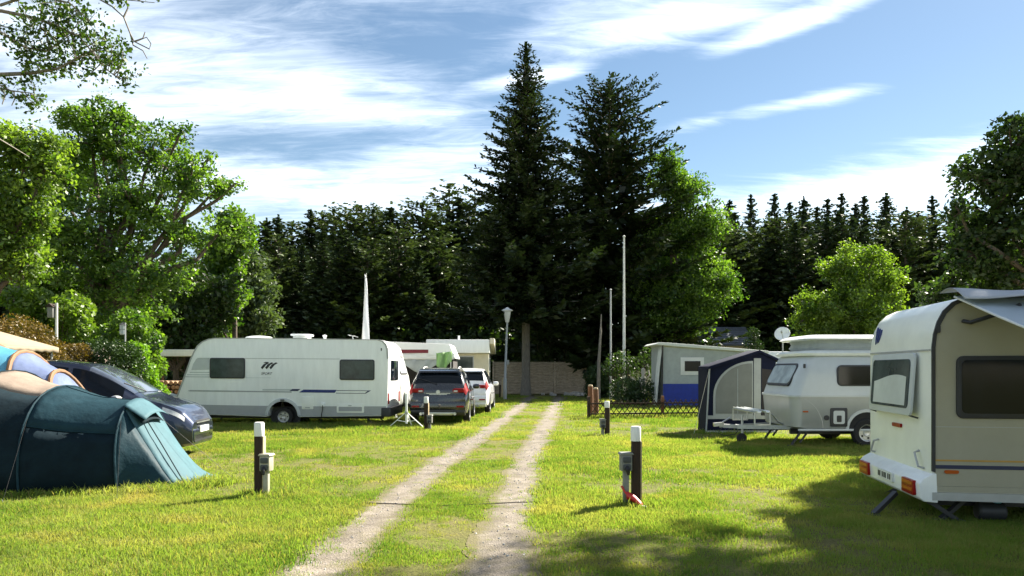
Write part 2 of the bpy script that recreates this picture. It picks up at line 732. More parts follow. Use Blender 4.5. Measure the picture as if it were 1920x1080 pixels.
mat('tent_teal_lit', (.085, .17, .20), .62, spec=.12, var=.14, vscale=5, bump=.4, bscale=9, trans=.25)  # paler copy of the tent teal, sunlight put into the colour
mat('tent_dark_shade', (.006, .015, .021), .8, spec=.12, var=.3, vscale=5, bump=.4, bscale=8)  # shade of the near sides put into the colour; also dark trim
mat('tent_tan', (.26, .205, .165), .75, spec=.12, var=.15, vscale=5, bump=.4, bscale=9, trans=.15)
mat('tent_brown', (.16, .095, .055), .75, spec=.12, var=.2, vscale=6, bump=.4, bscale=9)
mat('tent_cyan', (.13, .42, .58), .3, var=.15, vscale=4, bump=.3, bscale=6, trans=.3)
mat('tent_lilac', (.20, .25, .42), .3, var=.18, vscale=4, bump=.3, bscale=6, trans=.3)
mat('tent_orange', (.20, .10, .040), .7, var=.2, vscale=6)
mat('pavilion', (.27, .22, .15), .8, var=.12, vscale=4, bump=.3, bscale=8, trans=.2)
mat('post_brown', (.030, .017, .010), .85, var=.5, vscale=12, bump=.6, bscale=40, stretch=(4, 4, .5))
mat('post_white', (.76, .75, .70), .6, var=.08, vscale=10)
mat('pale_wood', (.46, .36, .22), .8, var=.3, vscale=10, bump=.5, bscale=40, stretch=(4, 4, .5))
mat('box_grey', (.20, .20, .185), .55, var=.15, vscale=12)
mat('box_cream', (.36, .335, .26), .5, var=.1, vscale=12)
mat('socket', (.05, .055, .06), .5, var=.3)
mat('red_plastic', (.50, .025, .020), .4, var=.12)
mat('fence_wood', (.46, .375, .285), .88, var=.35, vscale=5, bump=.5, bscale=30, stretch=(.6, 3, 3))
mat('stake_wood', (.19, .085, .040), .85, var=.35, vscale=8, bump=.6, bscale=30, stretch=(3, 3, .5))
mat('lattice_wood', (.045, .028, .018), .85, var=.4, vscale=12, bump=.4, bscale=40)
mat('lamp_metal', (.34, .355, .345), .5, metal=.3, var=.12)
mat('lamp_glass', (.86, .87, .85), .3, var=.04, trans=.5)
mat('flag_white', (.70, .72, .76), .75, var=.08, vscale=3, trans=.35)
mat('pole_pale', (.60, .61, .58), .5, var=.12, vscale=5)
mat('awning_grey', (.33, .36, .36), .75, spec=.12, var=.12, vscale=3, bump=.3, bscale=8)
mat('awning_pale', (.55, .58, .55), .7, var=.1, vscale=3, bump=.2, bscale=6)
mat('awning_mid', (.34, .36, .35), .75, var=.12, vscale=3, bump=.2, bscale=6, spec=.12)
mat('awning_white', (.76, .77, .76), .7, var=.05, vscale=2, bump=.2, bscale=5, trans=.2)
mat('awning_blue', (.012, .030, .26), .65, var=.2, vscale=4, bump=.3, bscale=8)
mat('awning_navy', (.006, .009, .026), .7, spec=.12, var=.2, vscale=4, bump=.3, bscale=8)
mat('awning_mesh', (.17, .18, .165), .8, var=.12, vscale=3, bump=.2, bscale=200)
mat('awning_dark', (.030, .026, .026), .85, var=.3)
mat('maroon', (.14, .012, .020), .7, var=.15)
mat('green_cloth', (.26, .42, .18), .75, var=.2, vscale=5, bump=.5, bscale=7, trans=.3)
mat('canopy_cloth', (.60, .68, .76), .6, var=.06, vscale=3, bump=.25, bscale=5, trans=.55)
mat('canopy_grey', (.42, .44, .47), .65, var=.12, vscale=4, bump=.4, bscale=8, trans=.2)
mat('slate', (.085, .095, .115), .75, var=.3, vscale=14, bump=.4, bscale=20)
mat('house_wall', (.40, .37, .32), .85, var=.1)
mat('cream_wall', (.62, .57, .44), .6, var=.08, vscale=4)
mat('pink_wall', (.60, .45, .40), .7, var=.1)
mat('log_wood', (.26, .155, .085), .85, var=.5, vscale=7, bump=.5, bscale=25)
mat('stone_pale', (.42, .40, .37), .85, var=.25, vscale=6, bump=.6, bscale=20)
mat('cable', (.012, .012, .012), .6)
mat('rope', (.55, .52, .42), .8)


def ground_material():
    m = bpy.data.materials.new('lawn_soil')
    m.use_nodes = True
    N, L = m.node_tree.nodes, m.node_tree.links
    p = N['Principled BSDF']
    p.inputs['Roughness'].default_value = .95
    p.inputs['Specular IOR Level'].default_value = .1
    g = N.new('ShaderNodeNewGeometry')

    def nz(scale, det=5, rough=.6):
        n = N.new('ShaderNodeTexNoise')
        n.inputs['Scale'].default_value = scale
        n.inputs['Detail'].default_value = det
        n.inputs['Roughness'].default_value = rough
        L.new(g.outputs['Position'], n.inputs['Vector'])
        r = N.new('ShaderNodeMapRange')
        r.inputs['From Min'].default_value = .35
        r.inputs['From Max'].default_value = .65
        L.new(n.outputs['Fac'], r.inputs['Value'])
        return r.outputs[0], n.outputs['Fac']
    a, _ = nz(.45)
    b, _ = nz(3.2, 6)
    c, craw = nz(28, 6, .7)

    def mx(f, A, B):
        x = N.new('ShaderNodeMix')
        x.data_type = 'RGBA'
        L.new(f, x.inputs['Factor'])
        for s, q in (('A', A), ('B', B)):
            if isinstance(q, tuple):
                x.inputs[s].default_value = (*q, 1)
            else:
                L.new(q, x.inputs[s])
        return x.outputs['Result']
    green = mx(b, (.10, .14, .022), (.18, .20, .035))
    dry = mx(b, (.23, .18, .085), (.19, .18, .055))
    base = mx(a, green, dry)
    fin = mx(c, base, (.085, .085, .030))
    L.new(fin, p.inputs['Base Color'])
    bp = N.new('ShaderNodeBump')
    bp.inputs['Strength'].default_value = .8
    bp.inputs['Distance'].default_value = .04
    L.new(craw, bp.inputs['Height'])
    L.new(bp.outputs[0], p.inputs['Normal'])
    MATS['lawn_soil'] = m


def blade_material():
    m = bpy.data.materials.new('grass_blade')
    m.use_nodes = True
    N, L = m.node_tree.nodes, m.node_tree.links
    N.remove(N['Principled BSDF'])
    g = N.new('ShaderNodeNewGeometry')

    def nz(scale, lo, hi, det=4):
        n = N.new('ShaderNodeTexNoise')
        n.inputs['Scale'].default_value = scale
        n.inputs['Detail'].default_value = det
        L.new(g.outputs['Position'], n.inputs['Vector'])
        r = N.new('ShaderNodeMapRange')
        r.inputs['From Min'].default_value = lo
        r.inputs['From Max'].default_value = hi
        L.new(n.outputs['Fac'], r.inputs['Value'])
        return r.outputs[0]

    def mx(f, A, B):
        x = N.new('ShaderNodeMix')
        x.data_type = 'RGBA'
        L.new(f, x.inputs['Factor'])
        for s, q in (('A', A), ('B', B)):
            if isinstance(q, tuple):
                x.inputs[s].default_value = (*q, 1)
            else:
                L.new(q, x.inputs[s])
        return x.outputs['Result']
    a = nz(.33, .40, .60)
    b = nz(1.9, .38, .62)
    e = nz(.9, .55, .72)
    oi = N.new('ShaderNodeObjectInfo')
    at = N.new('ShaderNodeAttribute')
    at.attribute_name = 'tone'
    c1 = mx(b, (.058, .148, .022), (.168, .265, .052))
    c2 = mx(b, (.315, .335, .115), (.205, .290, .060))
    c3 = mx(e, mx(a, c1, c2), (.40, .34, .14))
    c4 = mx(oi.outputs['Random'], (.075, .150, .014), c3)
    mixn = N.new('ShaderNodeMix')
    mixn.data_type = 'RGBA'
    mixn.inputs['Factor'].default_value = .45
    L.new(c3, mixn.inputs['A'])
    L.new(c4, mixn.inputs['B'])
    c5 = mx(at.outputs['Fac'], mixn.outputs['Result'], (.26, .23, .085))
    d = N.new('ShaderNodeBsdfDiffuse')
    L.new(c5, d.inputs['Color'])
    t = N.new('ShaderNodeBsdfTranslucent')
    mu = N.new('ShaderNodeMix')
    mu.data_type = 'RGBA'
    mu.blend_type = 'MULTIPLY'
    mu.inputs['Factor'].default_value = 1
    L.new(c5, mu.inputs['A'])
    mu.inputs['B'].default_value = (1.5, 1.55, .6, 1)
    L.new(mu.outputs['Result'], t.inputs['Color'])
    ms = N.new('ShaderNodeMixShader')
    ms.inputs[0].default_value = .45
    L.new(d.outputs[0], ms.inputs[1])
    L.new(t.outputs[0], ms.inputs[2])
    L.new(ms.outputs[0], N['Material Output'].inputs['Surface'])
    MATS['grass_blade'] = m


def gravel_material():
    m = bpy.data.materials.new('gravel')
    m.use_nodes = True
    N, L = m.node_tree.nodes, m.node_tree.links
    p = N['Principled BSDF']
    p.inputs['Roughness'].default_value = .95
    g = N.new('ShaderNodeNewGeometry')
    vo = N.new('ShaderNodeTexVoronoi')
    vo.inputs['Scale'].default_value = 55
    L.new(g.outputs['Position'], vo.inputs['Vector'])
    n = N.new('ShaderNodeTexNoise')
    n.inputs['Scale'].default_value = 2.2
    n.inputs['Detail'].default_value = 7
    n.inputs['Roughness'].default_value = .7
    L.new(g.outputs['Position'], n.inputs['Vector'])
    cr = N.new('ShaderNodeValToRGB')
    e = cr.color_ramp.elements
    e[0].position, e[0].color = .30, (.070, .055, .036, 1)
    e[1].position, e[1].color = .66, (.225, .192, .155, 1)
    k = e.new(.48)
    k.color = (.150, .126, .098, 1)
    L.new(n.outputs['Fac'], cr.inputs[0])
    x = N.new('ShaderNodeMix')
    x.data_type = 'RGBA'
    x.blend_type = 'OVERLAY'
    x.inputs['Factor'].default_value = .22
    L.new(cr.outputs[0], x.inputs['A'])
    bw = N.new('ShaderNodeRGBToBW')
    L.new(vo.outputs['Color'], bw.inputs[0])
    L.new(bw.outputs[0], x.inputs['B'])
    # bare gravel where wheels run, earth along the edges
    wa = N.new('ShaderNodeAttribute')
    wa.attribute_name = 'wear'
    n3 = N.new('ShaderNodeTexNoise')
    n3.inputs['Scale'].default_value = 7
    n3.inputs['Detail'].default_value = 6
    L.new(g.outputs['Position'], n3.inputs['Vector'])
    ad = N.new('ShaderNodeMath')
    ad.operation = 'ADD'
    L.new(wa.outputs['Fac'], ad.inputs[0])
    L.new(n3.outputs['Fac'], ad.inputs[1])
    mr = N.new('ShaderNodeMapRange')
    mr.inputs['From Min'].default_value = .95
    mr.inputs['From Max'].default_value = 1.5
    L.new(ad.outputs[0], mr.inputs['Value'])
    xe = N.new('ShaderNodeMix')
    xe.data_type = 'RGBA'
    L.new(mr.outputs[0], xe.inputs['Factor'])
    xe.inputs['A'].default_value = (.105, .090, .032, 1)
    L.new(x.outputs['Result'], xe.inputs['B'])
    L.new(xe.outputs['Result'], p.inputs['Base Color'])
    b = N.new('ShaderNodeBump')
    b.inputs['Strength'].default_value = .7
    b.inputs['Distance'].default_value = .012
    L.new(vo.outputs['Distance'], b.inputs['Height'])
    L.new(b.outputs[0], p.inputs['Normal'])
    MATS['gravel'] = m


ground_material()
blade_material()
gravel_material()

# ------------------------------------------------------------------ ground, track, grass
g = MB().add([(-500, -200, 0), (500, -200, 0), (500, 600, 0), (-500, 600, 0)], [(0, 1, 2, 3)])
structure(obj('ground', g, 'lawn_soil', smooth=False), 'flat camping lawn running to the forest')

RY = [-8, 2, 6, 9.55, 13.05, 17.9, 28.9, 37.9, 44, 46.5]
RL = [-1.86, -1.76, -1.61, -1.46, -1.25, -.81, .03, .70, 1.15, 1.35]
RR = [-.38, -.26, -.13, .06, .25, .65, 1.57, 2.30, 2.85, 3.05]
YS = np.linspace(-8, 46.5, 1400)


def smooth_curve(xs):
    y = np.interp(YS, RY, xs)
    k = np.ones(61) / 61
    yp = np.pad(y, 30, mode='edge')
    return np.convolve(yp, k, 'valid')


CL, CR = smooth_curve(RL), smooth_curve(RR)


def edge_noise(y, s):
    return .075 * mnoise.noise((y * 1.3, s, 0)) + .05 * mnoise.noise((y * 4.1, s + 9, 0)) + .025 * mnoise.noise((y * 13, s + 20, 0))


def half_width(y, s):
    w = .205 + .05 * mnoise.noise((y * .6, s + 40, 3)) + .004 * max(0, y - 15)
    if y > 40:
        w += (y - 40) * .05
    return w


def rut(name, C_, s, label, z):
    vs, fs, ed = [], [], []
    for y, c in zip(YS, C_):
        w = half_width(y, s) + .11 + .05 * max(0, 9 - y) / 3
        a0, a1 = c - w + edge_noise(y, s), c + w + edge_noise(y, s + 5)
        for q, e in ((0, 0), (.2, .8), (.5, 1), (.8, .8), (1, 0)):
            vs.append((a0 + (a1 - a0) * q, y, z))
            ed.append(e)
    for i in range(len(YS) - 1):
        fs += [(5 * i + k, 5 * i + k + 1, 5 * i + k + 6, 5 * i + k + 5) for k in range(4)]
    o = obj(name, MB().add(vs, fs), 'gravel', smooth=False)
    at = o.data.attributes.new('wear', 'FLOAT', 'POINT')
    at.data.foreach_set('value', ed)
    structure(o, label)


rut('wheel_track', CL, 1.0, 'left gravel wheel rut of the lane', .006)
rut('wheel_track', CR, 7.0, 'right gravel wheel rut of the lane', .006)
ap = MB()
out = [(2.2 + 2.6 * math.cos(a) * (1 + .10 * mnoise.noise((math.cos(a) * 2, math.sin(a) * 2, 0))), 46.0 + 1.7 * math.sin(a) * (1 + .2 * mnoise.noise((math.cos(a) * 3, math.sin(a) * 3, 5))), .010)
       for a in np.linspace(0, 2 * PI, 60, endpoint=False)]
ap.add(out, [tuple(range(60))])
structure(obj('gravel_turning_area', ap, 'gravel', smooth=False), 'gravel turning area before the woven fence')

# tufts to scatter (kept out of the scene, only instanced)
tuft_col = bpy.data.collections.new('grass_tufts')


def tuft(seed, nb, rad, hmin, hmax, w):
    rg = np.random.default_rng(seed)
    vs, fs, tone = [], [], []
    for i in range(nb):
        a = rg.uniform(0, 6.28)
        r = rad * math.sqrt(rg.random())
        x, y = r * math.cos(a), r * math.sin(a)
        h = rg.uniform(hmin, hmax)
        b = rg.uniform(0, 6.28)
        dx, dy = math.cos(b), math.sin(b)
        la = rg.uniform(0, 6.28)
        ln = rg.uniform(.15, .75) * h
        lx, ly = math.cos(la) * ln, math.sin(la) * ln
        k = len(vs)
        vs += [(x - dx * w, y - dy * w, -.01), (x + dx * w, y + dy * w, -.01),
               (x + lx * .4 + dx * w * .8, y + ly * .4 + dy * w * .8, h * .6), (x + lx * .4 - dx * w * .8, y + ly * .4 - dy * w * .8, h * .6),
               (x + lx, y + ly, h * .96)]
        fs += [(k, k + 1, k + 2, k + 3), (k + 3, k + 2, k + 4)]
        t = 1. if rg.random() < .14 else rg.uniform(0, .25)
        tone += [t, t]
    me = bpy.data.meshes.new('tuft')
    me.from_pydata(vs, [], fs)
    at = me.attributes.new('tone', 'FLOAT', 'FACE')
    at.data.foreach_set('value', tone)
    me.materials.append(MATS['grass_blade'])
    o = bpy.data.objects.new('tuft', me)
    tuft_col.objects.link(o)


for sd in range(5):
    tuft(sd, 46, .15, .018, .052, .0032)
tuft(11, 34, .13, .012, .034, .0075)      # broad leaved weeds and clover
tuft(12, 30, .10, .040, .085, .0026)      # uncut taller stalks


def rut_dist(x, y):
    i = np.clip(((y + 8) / 54.5 * 1399).astype(int), 0, 1399)
    return np.minimum(np.abs(x - CL[i]), np.abs(x - CR[i])), (x > CL[i]) & (x < CR[i])


def scatter(n, y0, y1, scl, xlim=.74):
    y = np.sqrt(RNG.uniform(y0 ** 2, y1 ** 2, n))
    x = RNG.uniform(-1, 1, n) * (xlim * y + 1.2)
    d, mid = rut_dist(x, y)
    nzv = np.array([mnoise.noise((a * .8, b * .8, 3.1)) for a, b in zip(x, y)])
    nz2 = np.array([mnoise.noise((a * .25, b * .25, 7.7)) for a, b in zip(x, y)])
    keep = (d > .22 + .06 * nzv) | ((d > .12) & (RNG.random(n) < .30)) | (RNG.random(n) < .05)
    keep &= ~(mid & (nzv < -.08) & (RNG.random(n) < .72))
    keep &= ~((d < .37) & (RNG.random(n) < .4))
    keep &= ~((nz2 < -.14) & (nzv < .15) & (RNG.random(n) < .65))
    s = scl * RNG.uniform(.65, 1.25, n) * (1 + .55 * nzv + .25 * nz2)
    s = np.where(d < .30, s * .6, s)
    s = np.where(mid, s * .72, s)
    return np.stack([x, y, np.zeros(n), np.maximum(s, .25)], 1)[keep]


pts = np.concatenate([scatter(15000, 4.6, 10, 1.), scatter(15000, 10, 18, 1.15), scatter(13000, 18, 30, 1.5), scatter(9000, 30, 47, 2.0)])


# longer uncut grass at the feet of tents, posts and van supports
def fringe(pts_, n, r, s):
    out_ = []
    for _ in range(n):
        a = random.random() * (len(pts_) - 1)
        i = int(a)
        q = Vector(pts_[i]).lerp(Vector(pts_[min(i + 1, len(pts_) - 1)]), a - i)
        out_.append((q.x + random.gauss(0, r), q.y + random.gauss(0, r), 0, s * random.uniform(.7, 1.5)))
    return np.array(out_)


pts = np.concatenate([pts, fringe([(-8.2, 9.75), (-6.6, 9.72), (-5.1, 10.05), (-4.6, 10.25), (-4.2, 10.9)], 420, .06, 1.75),
                      fringe([(-3.3, 9.66), (-3.15, 9.66)], 40, .10, 1.5), fringe([(1.4, 9.1), (1.6, 9.1)], 40, .1, 1.4),
                      fringe([(-10, 21.6), (-3.6, 21.6)], 260, .1, 1.9), fringe([(2.7, 24.7), (8.2, 25.9)], 260, .1, 2.3)])
me = bpy.data.meshes.new('lawn_grass')
me.vertices.add(len(pts))
co = pts[:, :3].astype(np.float32)
me.vertices.foreach_set('co', co.reshape(-1))
at = me.attributes.new('scl', 'FLOAT', 'POINT')
at.data.foreach_set('value', pts[:, 3].astype(np.float32))
at = me.attributes.new('turn', 'FLOAT_VECTOR', 'POINT')
rv = np.zeros((len(pts), 3), np.float32)
rv[:, 2] = RNG.uniform(0, 6.28, len(pts))
at.data.foreach_set('vector', rv.reshape(-1))
go = bpy.data.objects.new('lawn_grass', me)
COL.objects.link(go)
go['kind'] = 'stuff'
tag(go, 'short sunlit yellow green lawn grass on both sides of the lane', 'grass')


def scatter_nodes(o, coll):
    nt = bpy.data.node_groups.new('scatter', 'GeometryNodeTree')
    nt.interface.new_socket('Geometry', in_out='INPUT', socket_type='NodeSocketGeometry')
    nt.interface.new_socket('Geometry', in_out='OUTPUT', socket_type='NodeSocketGeometry')
    N, L = nt.nodes, nt.links
    gi, go_ = N.new('NodeGroupInput'), N.new('NodeGroupOutput')
    ci = N.new('GeometryNodeCollectionInfo')
    ci.inputs['Collection'].default_value = coll
    ci.inputs['Separate Children'].default_value = True
    ci.inputs['Reset Children'].default_value = True
    io = N.new('GeometryNodeInstanceOnPoints')
    io.inputs['Pick Instance'].default_value = True
    a1 = N.new('GeometryNodeInputNamedAttribute')
    a1.data_type = 'FLOAT'
    a1.inputs['Name'].default_value = 'scl'
    a2 = N.new('GeometryNodeInputNamedAttribute')
    a2.data_type = 'FLOAT_VECTOR'
    a2.inputs['Name'].default_value = 'turn'
    L.new(gi.outputs[0], io.inputs['Points'])
    L.new(ci.outputs[0], io.inputs['Instance'])
    L.new(a1.outputs['Attribute'], io.inputs['Scale'])
    L.new(a2.outputs['Attribute'], io.inputs['Rotation'])
    L.new(io.outputs[0], go_.inputs[0])
    md = o.modifiers.new('scatter', 'NODES')
    md.node_group = nt


scatter_nodes(go, tuft_col)

# pebbles in the ruts
peb_col = bpy.data.collections.new('pebbles')
for sd in range(3):
    bm = bmesh.new()
    bmesh.ops.create_icosphere(bm, subdivisions=1, radius=.012)
    for v in bm.verts:
        v.co *= 1 + .3 * mnoise.noise(v.co * 90 + Vector((sd * 5, 0, 0)))
        v.co.z *= .6
    pm = bpy.data.meshes.new('pebble')
    bm.to_mesh(pm)
    bm.free()
    pm.materials.append(MATS['stone_pale'])
    peb_col.objects.link(bpy.data.objects.new('pebble', pm))
n = 1600
y = np.sqrt(RNG.uniform(5 ** 2, 20 ** 2, n))
i = np.clip(((y + 8) / 54.5 * 1399).astype(int), 0, 1399)
x = np.where(RNG.random(n) < .5, CL[i], CR[i]) + RNG.normal(0, .14, n)
me = bpy.data.meshes.new('track_pebbles')
me.vertices.add(n)
me.vertices.foreach_set('co', np.stack([x, y, np.full(n, .008)], 1).astype(np.float32).reshape(-1))
at = me.attributes.new('scl', 'FLOAT', 'POINT')
at.data.foreach_set('value', (RNG.random(n) ** 3 * 1.1 + .25).astype(np.float32))
at = me.attributes.new('turn', 'FLOAT_VECTOR', 'POINT')
at.data.foreach_set('vector', RNG.uniform(0, 6, n * 3).astype(np.float32))
po = bpy.data.objects.new('track_pebbles', me)
COL.objects.link(po)
tag(po, 'small pale pebbles scattered in the gravel wheel ruts', 'pebbles', kind='stuff')
scatter_nodes(po, peb_col)

# ------------------------------------------------------------------ trees
# the tall spruce at the end of the lane
conifer('spruce_tree', 'tallest dark pointed spruce at the end of the lane, bare grey trunk', (gx(986, 46), 46, 0), 'needle_spruce', bark='bark_grey',
        H=21.7, z0=5.3, prof=lambda f: 5.4 * (1 - f) ** .86 * (.86 + .14 * math.sin(f * 46)), levels=50, nbr=9,
        droop=lambda f: .42 - .55 * f, upturn=lambda f: .14 + .12 * f, twig_sp=.12, card=.34, wv=.30, core=14, seed=5, ragged=.17, topr=.22)
conifer('fir_tree', 'broad dark conifer with feathery top just right of the tallest spruce', (gx(1142, 51), 51, 0), 'needle_fir',
        H=21.3, z0=2.2, prof=lambda f: 7.6 * (1 - f) ** .52 * (.85 + .15 * math.sin(f * 31)), levels=40, nbr=9,
        droop=lambda f: .15 - .75 * f, upturn=lambda f: .10 + .18 * f, twig_sp=.15, card=.42, wv=.32, core=18, seed=9, ragged=.15, topr=.5)
broadleaf('broadleaf_tree', 'bright green leafy tree leaning out right of the dark conifer', (gx(1270, 49), 49, 0),
          [lob(1255, 330, 44, 49, .5), lob(1285, 365, 46, 49), lob(1310, 425, 56, 49), lob(1262, 450, 70, 49, 1), lob(1335, 500, 42, 49), lob(1300, 545, 70, 49, -1),
           lob(1352, 545, 32, 49, -1), lob(1245, 590, 75, 49), lob(1290, 605, 48, 49, -1), lob(1245, 300, 30, 49), lob(1210, 520, 70, 49, 1)],
          1150, 62, .175, 'leaf_maple', .28, spread=.7, shell=.6)
broadleaf('round_tree', 'round yellow green tree standing alone above the silver caravan', (gx(1595, 45), 45, 0),
          [lob(1600, 560, 66, 45), lob(1530, 585, 40, 45), lob(1655, 520, 40, 45), lob(1610, 495, 38, 45, .5), lob(1545, 635, 48, 45), lob(1650, 600, 50, 45), lob(1505, 600, 22, 45), lob(1562, 512, 34, 45, -.5),
           lob(1680, 555, 26, 45), lob(1640, 480, 22, 45), lob(1590, 600, 60, 45, -1), lob(1515, 560, 22, 45), lob(1585, 470, 16, 45), lob(1690, 520, 14, 45), lob(1600, 655, 60, 45)],
          680, 66, .165, 'leaf_light', .22, spread=.58, shell=.55)
broadleaf('dark_tree', 'dark leafy tree cut by the right edge of the picture', (gx(2010, 14.6), 14.6, 0),
          [lob(1845, 335, 58, 14.6), lob(1900, 285, 62, 14.6), lob(1885, 400, 74, 14.6, .3), lob(1960, 300, 95, 14.6), lob(1965, 430, 100, 14.6), lob(1850, 470, 62, 14.6, .3),
           lob(1900, 500, 60, 14.6, .5), lob(2050, 330, 110, 14.6), lob(2060, 460, 110, 14.6, -.4), lob(2120, 380, 100, 14.6), lob(2000, 250, 70, 14.6), lob(1830, 540, 50, 14.6, 1.2), lob(1900, 560, 60, 14.6, 1.2), lob(1980, 540, 80, 14.6, 1), lob(1800, 400, 22, 14.6), lob(1905, 235, 26, 14.6)],
          960, 44, .105, 'leaf_dark', .15, spread=.24, shell=.5, fork=.42)
broadleaf('maple_tree', 'big spreading leafy tree behind the tents, widest on the left', (gx(215, 27), 27, 0),
          [lob(195, 255, 80, 27), lob(110, 320, 84, 27, 1), lob(285, 290, 72, 27), lob(365, 350, 62, 27, -.5), lob(250, 390, 105, 27), lob(140, 450, 105, 27, -1),
           lob(335, 440, 88, 27), lob(425, 425, 42, 27, .5), lob(200, 540, 90, 27), lob(70, 300, 66, 27, 1.5), lob(55, 440, 80, 27, 1), lob(300, 530, 70, 27, -1),
           lob(205, 210, 38, 27), lob(410, 350, 30, 27), lob(340, 245, 24, 27), lob(90, 540, 70, 27), lob(150, 600, 60, 27, 1), lob(250, 590, 50, 27, 1), lob(150, 230, 36, 27), lob(240, 230, 34, 27), lob(390, 300, 22, 27), lob(440, 345, 12, 27)],
          1050, 62, .135, 'leaf_maple', .26, spread=.40, fork=.34, shell=.62)
broadleaf('edge_tree', 'sunlit yellow green tree at the left edge beside the big tree', (gx(-70, 17), 17, 0),
          [lob(-40, 300, 90, 17), lob(40, 285, 62, 17), lob(85, 315, 46, 17), lob(30, 380, 72, 17), lob(70, 400, 40, 17), lob(10, 470, 70, 17), lob(-60, 430, 100, 17), lob(100, 270, 30, 17), lob(45, 500, 45, 17)],
          520, 56, .095, 'leaf_light', .17, spread=.32, fork=.35)
broadleaf('tall_tree', 'tall tree standing outside the right edge, its crown shading the grass', (13.4, 16.9, 0),
          [(12.1, 16.7, 12.4, 1.9), (13.4, 17.1, 13, 2.2), (12.4, 15.8, 12.6, 1.6), (14.2, 17.6, 11.6, 1.9), (13.4, 15.4, 12.4, 1.6), (14.6, 15.6, 12, 1.8), (12.9, 16.4, 14.4, 1.5)],
          420, 40, .15, 'leaf_dark', .2, spread=.4, fork=.7)
# the near tree: its trunk stands outside the frame, a limb reaches in at the top
nb = thing('birch_tree', 'leafy limb with bare twigs hanging into the upper left corner', 'tree', (-9.2, 9.8, 0))
tb = MB()
tb.tube([(0, 0, -.1), (.03, 0, .6), (.1, .05, 3), (.3, .1, 6), (.5, .2, 9.5)], [.24, .18, .155, .12, .05], 10)
cl = []


def wp(px, py, Y=9.8):
    p = P(px, py, Y)
    return Vector((p.x + 9.2, p.y - 9.8, p.z))


def spray(path, r0, r1, twigs, reach, up=0):
    pp = [wp(*q) for q in path]
    tb.tube(pp, list(np.linspace(r0, r1, len(pp))), 6)
    for i_ in range(twigs):
        a_ = random.uniform(.15, 1) * (len(pp) - 1)
        j_ = min(int(a_), len(pp) - 2)
        s_ = pp[j_].lerp(pp[j_ + 1], a_ - j_)
        e_ = s_ + Vector((random.gauss(.06, .17), random.gauss(0, .28), random.gauss(up * .6, .20))) * reach
        limb(tb, s_, e_, .008, .003, .2, 3, 4)
        cl.append(e_)
        cl.append(s_.lerp(e_, .6))


tb.tube([(.3, .1, 5.6), wp(-120, 150), wp(-40, 140), wp(0, 140)], [.06, .04, .035, .03], 6)
spray([(0, 140), (60, 137), (110, 128), (160, 100), (215, 85)], .028, .006, 26, .75, .12)
tb.tube([(.35, .1, 6.4), wp(-120, 90), wp(-40, 40), wp(0, 20)], [.05, .035, .03, .025], 6)
spray([(0, 20), (50, 30), (100, 45), (150, 70), (200, 130), (225, 150)], .024, .005, 30, .8, .1)
spray([(0, 10), (60, -10), (130, 5), (170, 40)], .02, .006, 22, .8, 0)
spray([(0, 60), (50, 90), (90, 95), (140, 60)], .02, .005, 20, .7, .05)
spray([(-40, 140), (20, 170), (60, 175), (70, 190)], .012, .004, 7, .5, -.1)
spray([(130, -40), (200, -20), (240, 0), (290, 5)], .012, .004, 7, .35, 0)
for path in ([(180, -5), (210, 12), (232, 32), (245, 65), (252, 78), (280, 92), (283, 82), (275, 70), (262, 74)], [(245, 65), (250, 85), (268, 95), (276, 110)], [(252, 78), (268, 72), (272, 60)],
             [(232, 32), (240, 15), (236, -10)], [(0, 165), (26, 172), (28, 185), (22, 198)], [(0, 165), (10, 178), (4, 196)]):
    tb.tube([wp(*q) for q in path], list(np.linspace(.013, .006, len(path))), 4)
for i_ in range(60):
    q = (.4 + random.gauss(0, 1.1) - .6, random.gauss(0, 1.3), random.uniform(5.5, 10))
    limb(tb, (.35, .1, min(9, q[2] - .3)), q, .03, .006, .15, 4, 4)
    cl.append(Vector(q))
obj('trunk', tb, 'bark_grey', nb)
cl = np.array([tuple(q) for q in cl])
cen = np.repeat(cl, 17, 0)
m_ = len(cen)
c_ = cen + rand_dirs(m_) * RNG.random((m_, 1)) ** .6 * .17
u, v = leaf_spans(m_, .056, .65, .3)
leaf_obj('crown', c_, u, v, 'leaf_birch', nb, np.repeat(RNG.normal(.35, .25, len(cl)), 17) + RNG.normal(0, .15, m_))

# smaller trees and shrubs on the left
broadleaf('willow_tree', 'grey green soft leaved tree beside the big leafy tree', (gx(455, 44), 44, 0),
          [lob(455, 500, 44, 44), lob(475, 545, 40, 44), lob(430, 560, 50, 44), lob(450, 610, 50, 44), lob(490, 600, 40, 44)], 320, 40, .24, 'leaf_grey', .18, spread=.7)
broadleaf('lime_tree', 'light green tree top showing right of the big tree', (gx(440, 36), 36, 0),
          [lob(440, 415, 34, 36), lob(430, 460, 38, 36), lob(415, 500, 40, 36), lob(450, 440, 26, 36), lob(420, 550, 44, 36), lob(400, 600, 44, 36)], 400, 40, .2, 'leaf_maple', .14, spread=.5, fork=.5)
broadleaf('maple_tree', 'dark shaded tree filling the gap under the big leafy tree', (gx(330, 33), 33, 0),
          [lob(330, 560, 60, 33), lob(270, 590, 60, 33), lob(390, 590, 50, 33), lob(200, 600, 60, 33), lob(340, 630, 60, 33), lob(410, 540, 40, 33), lob(140, 590, 60, 33)], 420, 40, .2, 'leaf_dark', .16, spread=.55, fork=.3)
conifer('yew_tree', 'narrow brownish conifer between the big tree and the grey green tree', (gx(370, 38), 38, 0), 'needle_brown',
        H=8.6, z0=.6, prof=lambda f: 1.5 * (1 - f) ** .5 * (1 - .3 * (1 - f)), levels=24, nbr=7, droop=lambda f: .1, upturn=lambda f: .25, twig_sp=.2, card=.26, seed=31, ragged=.25)


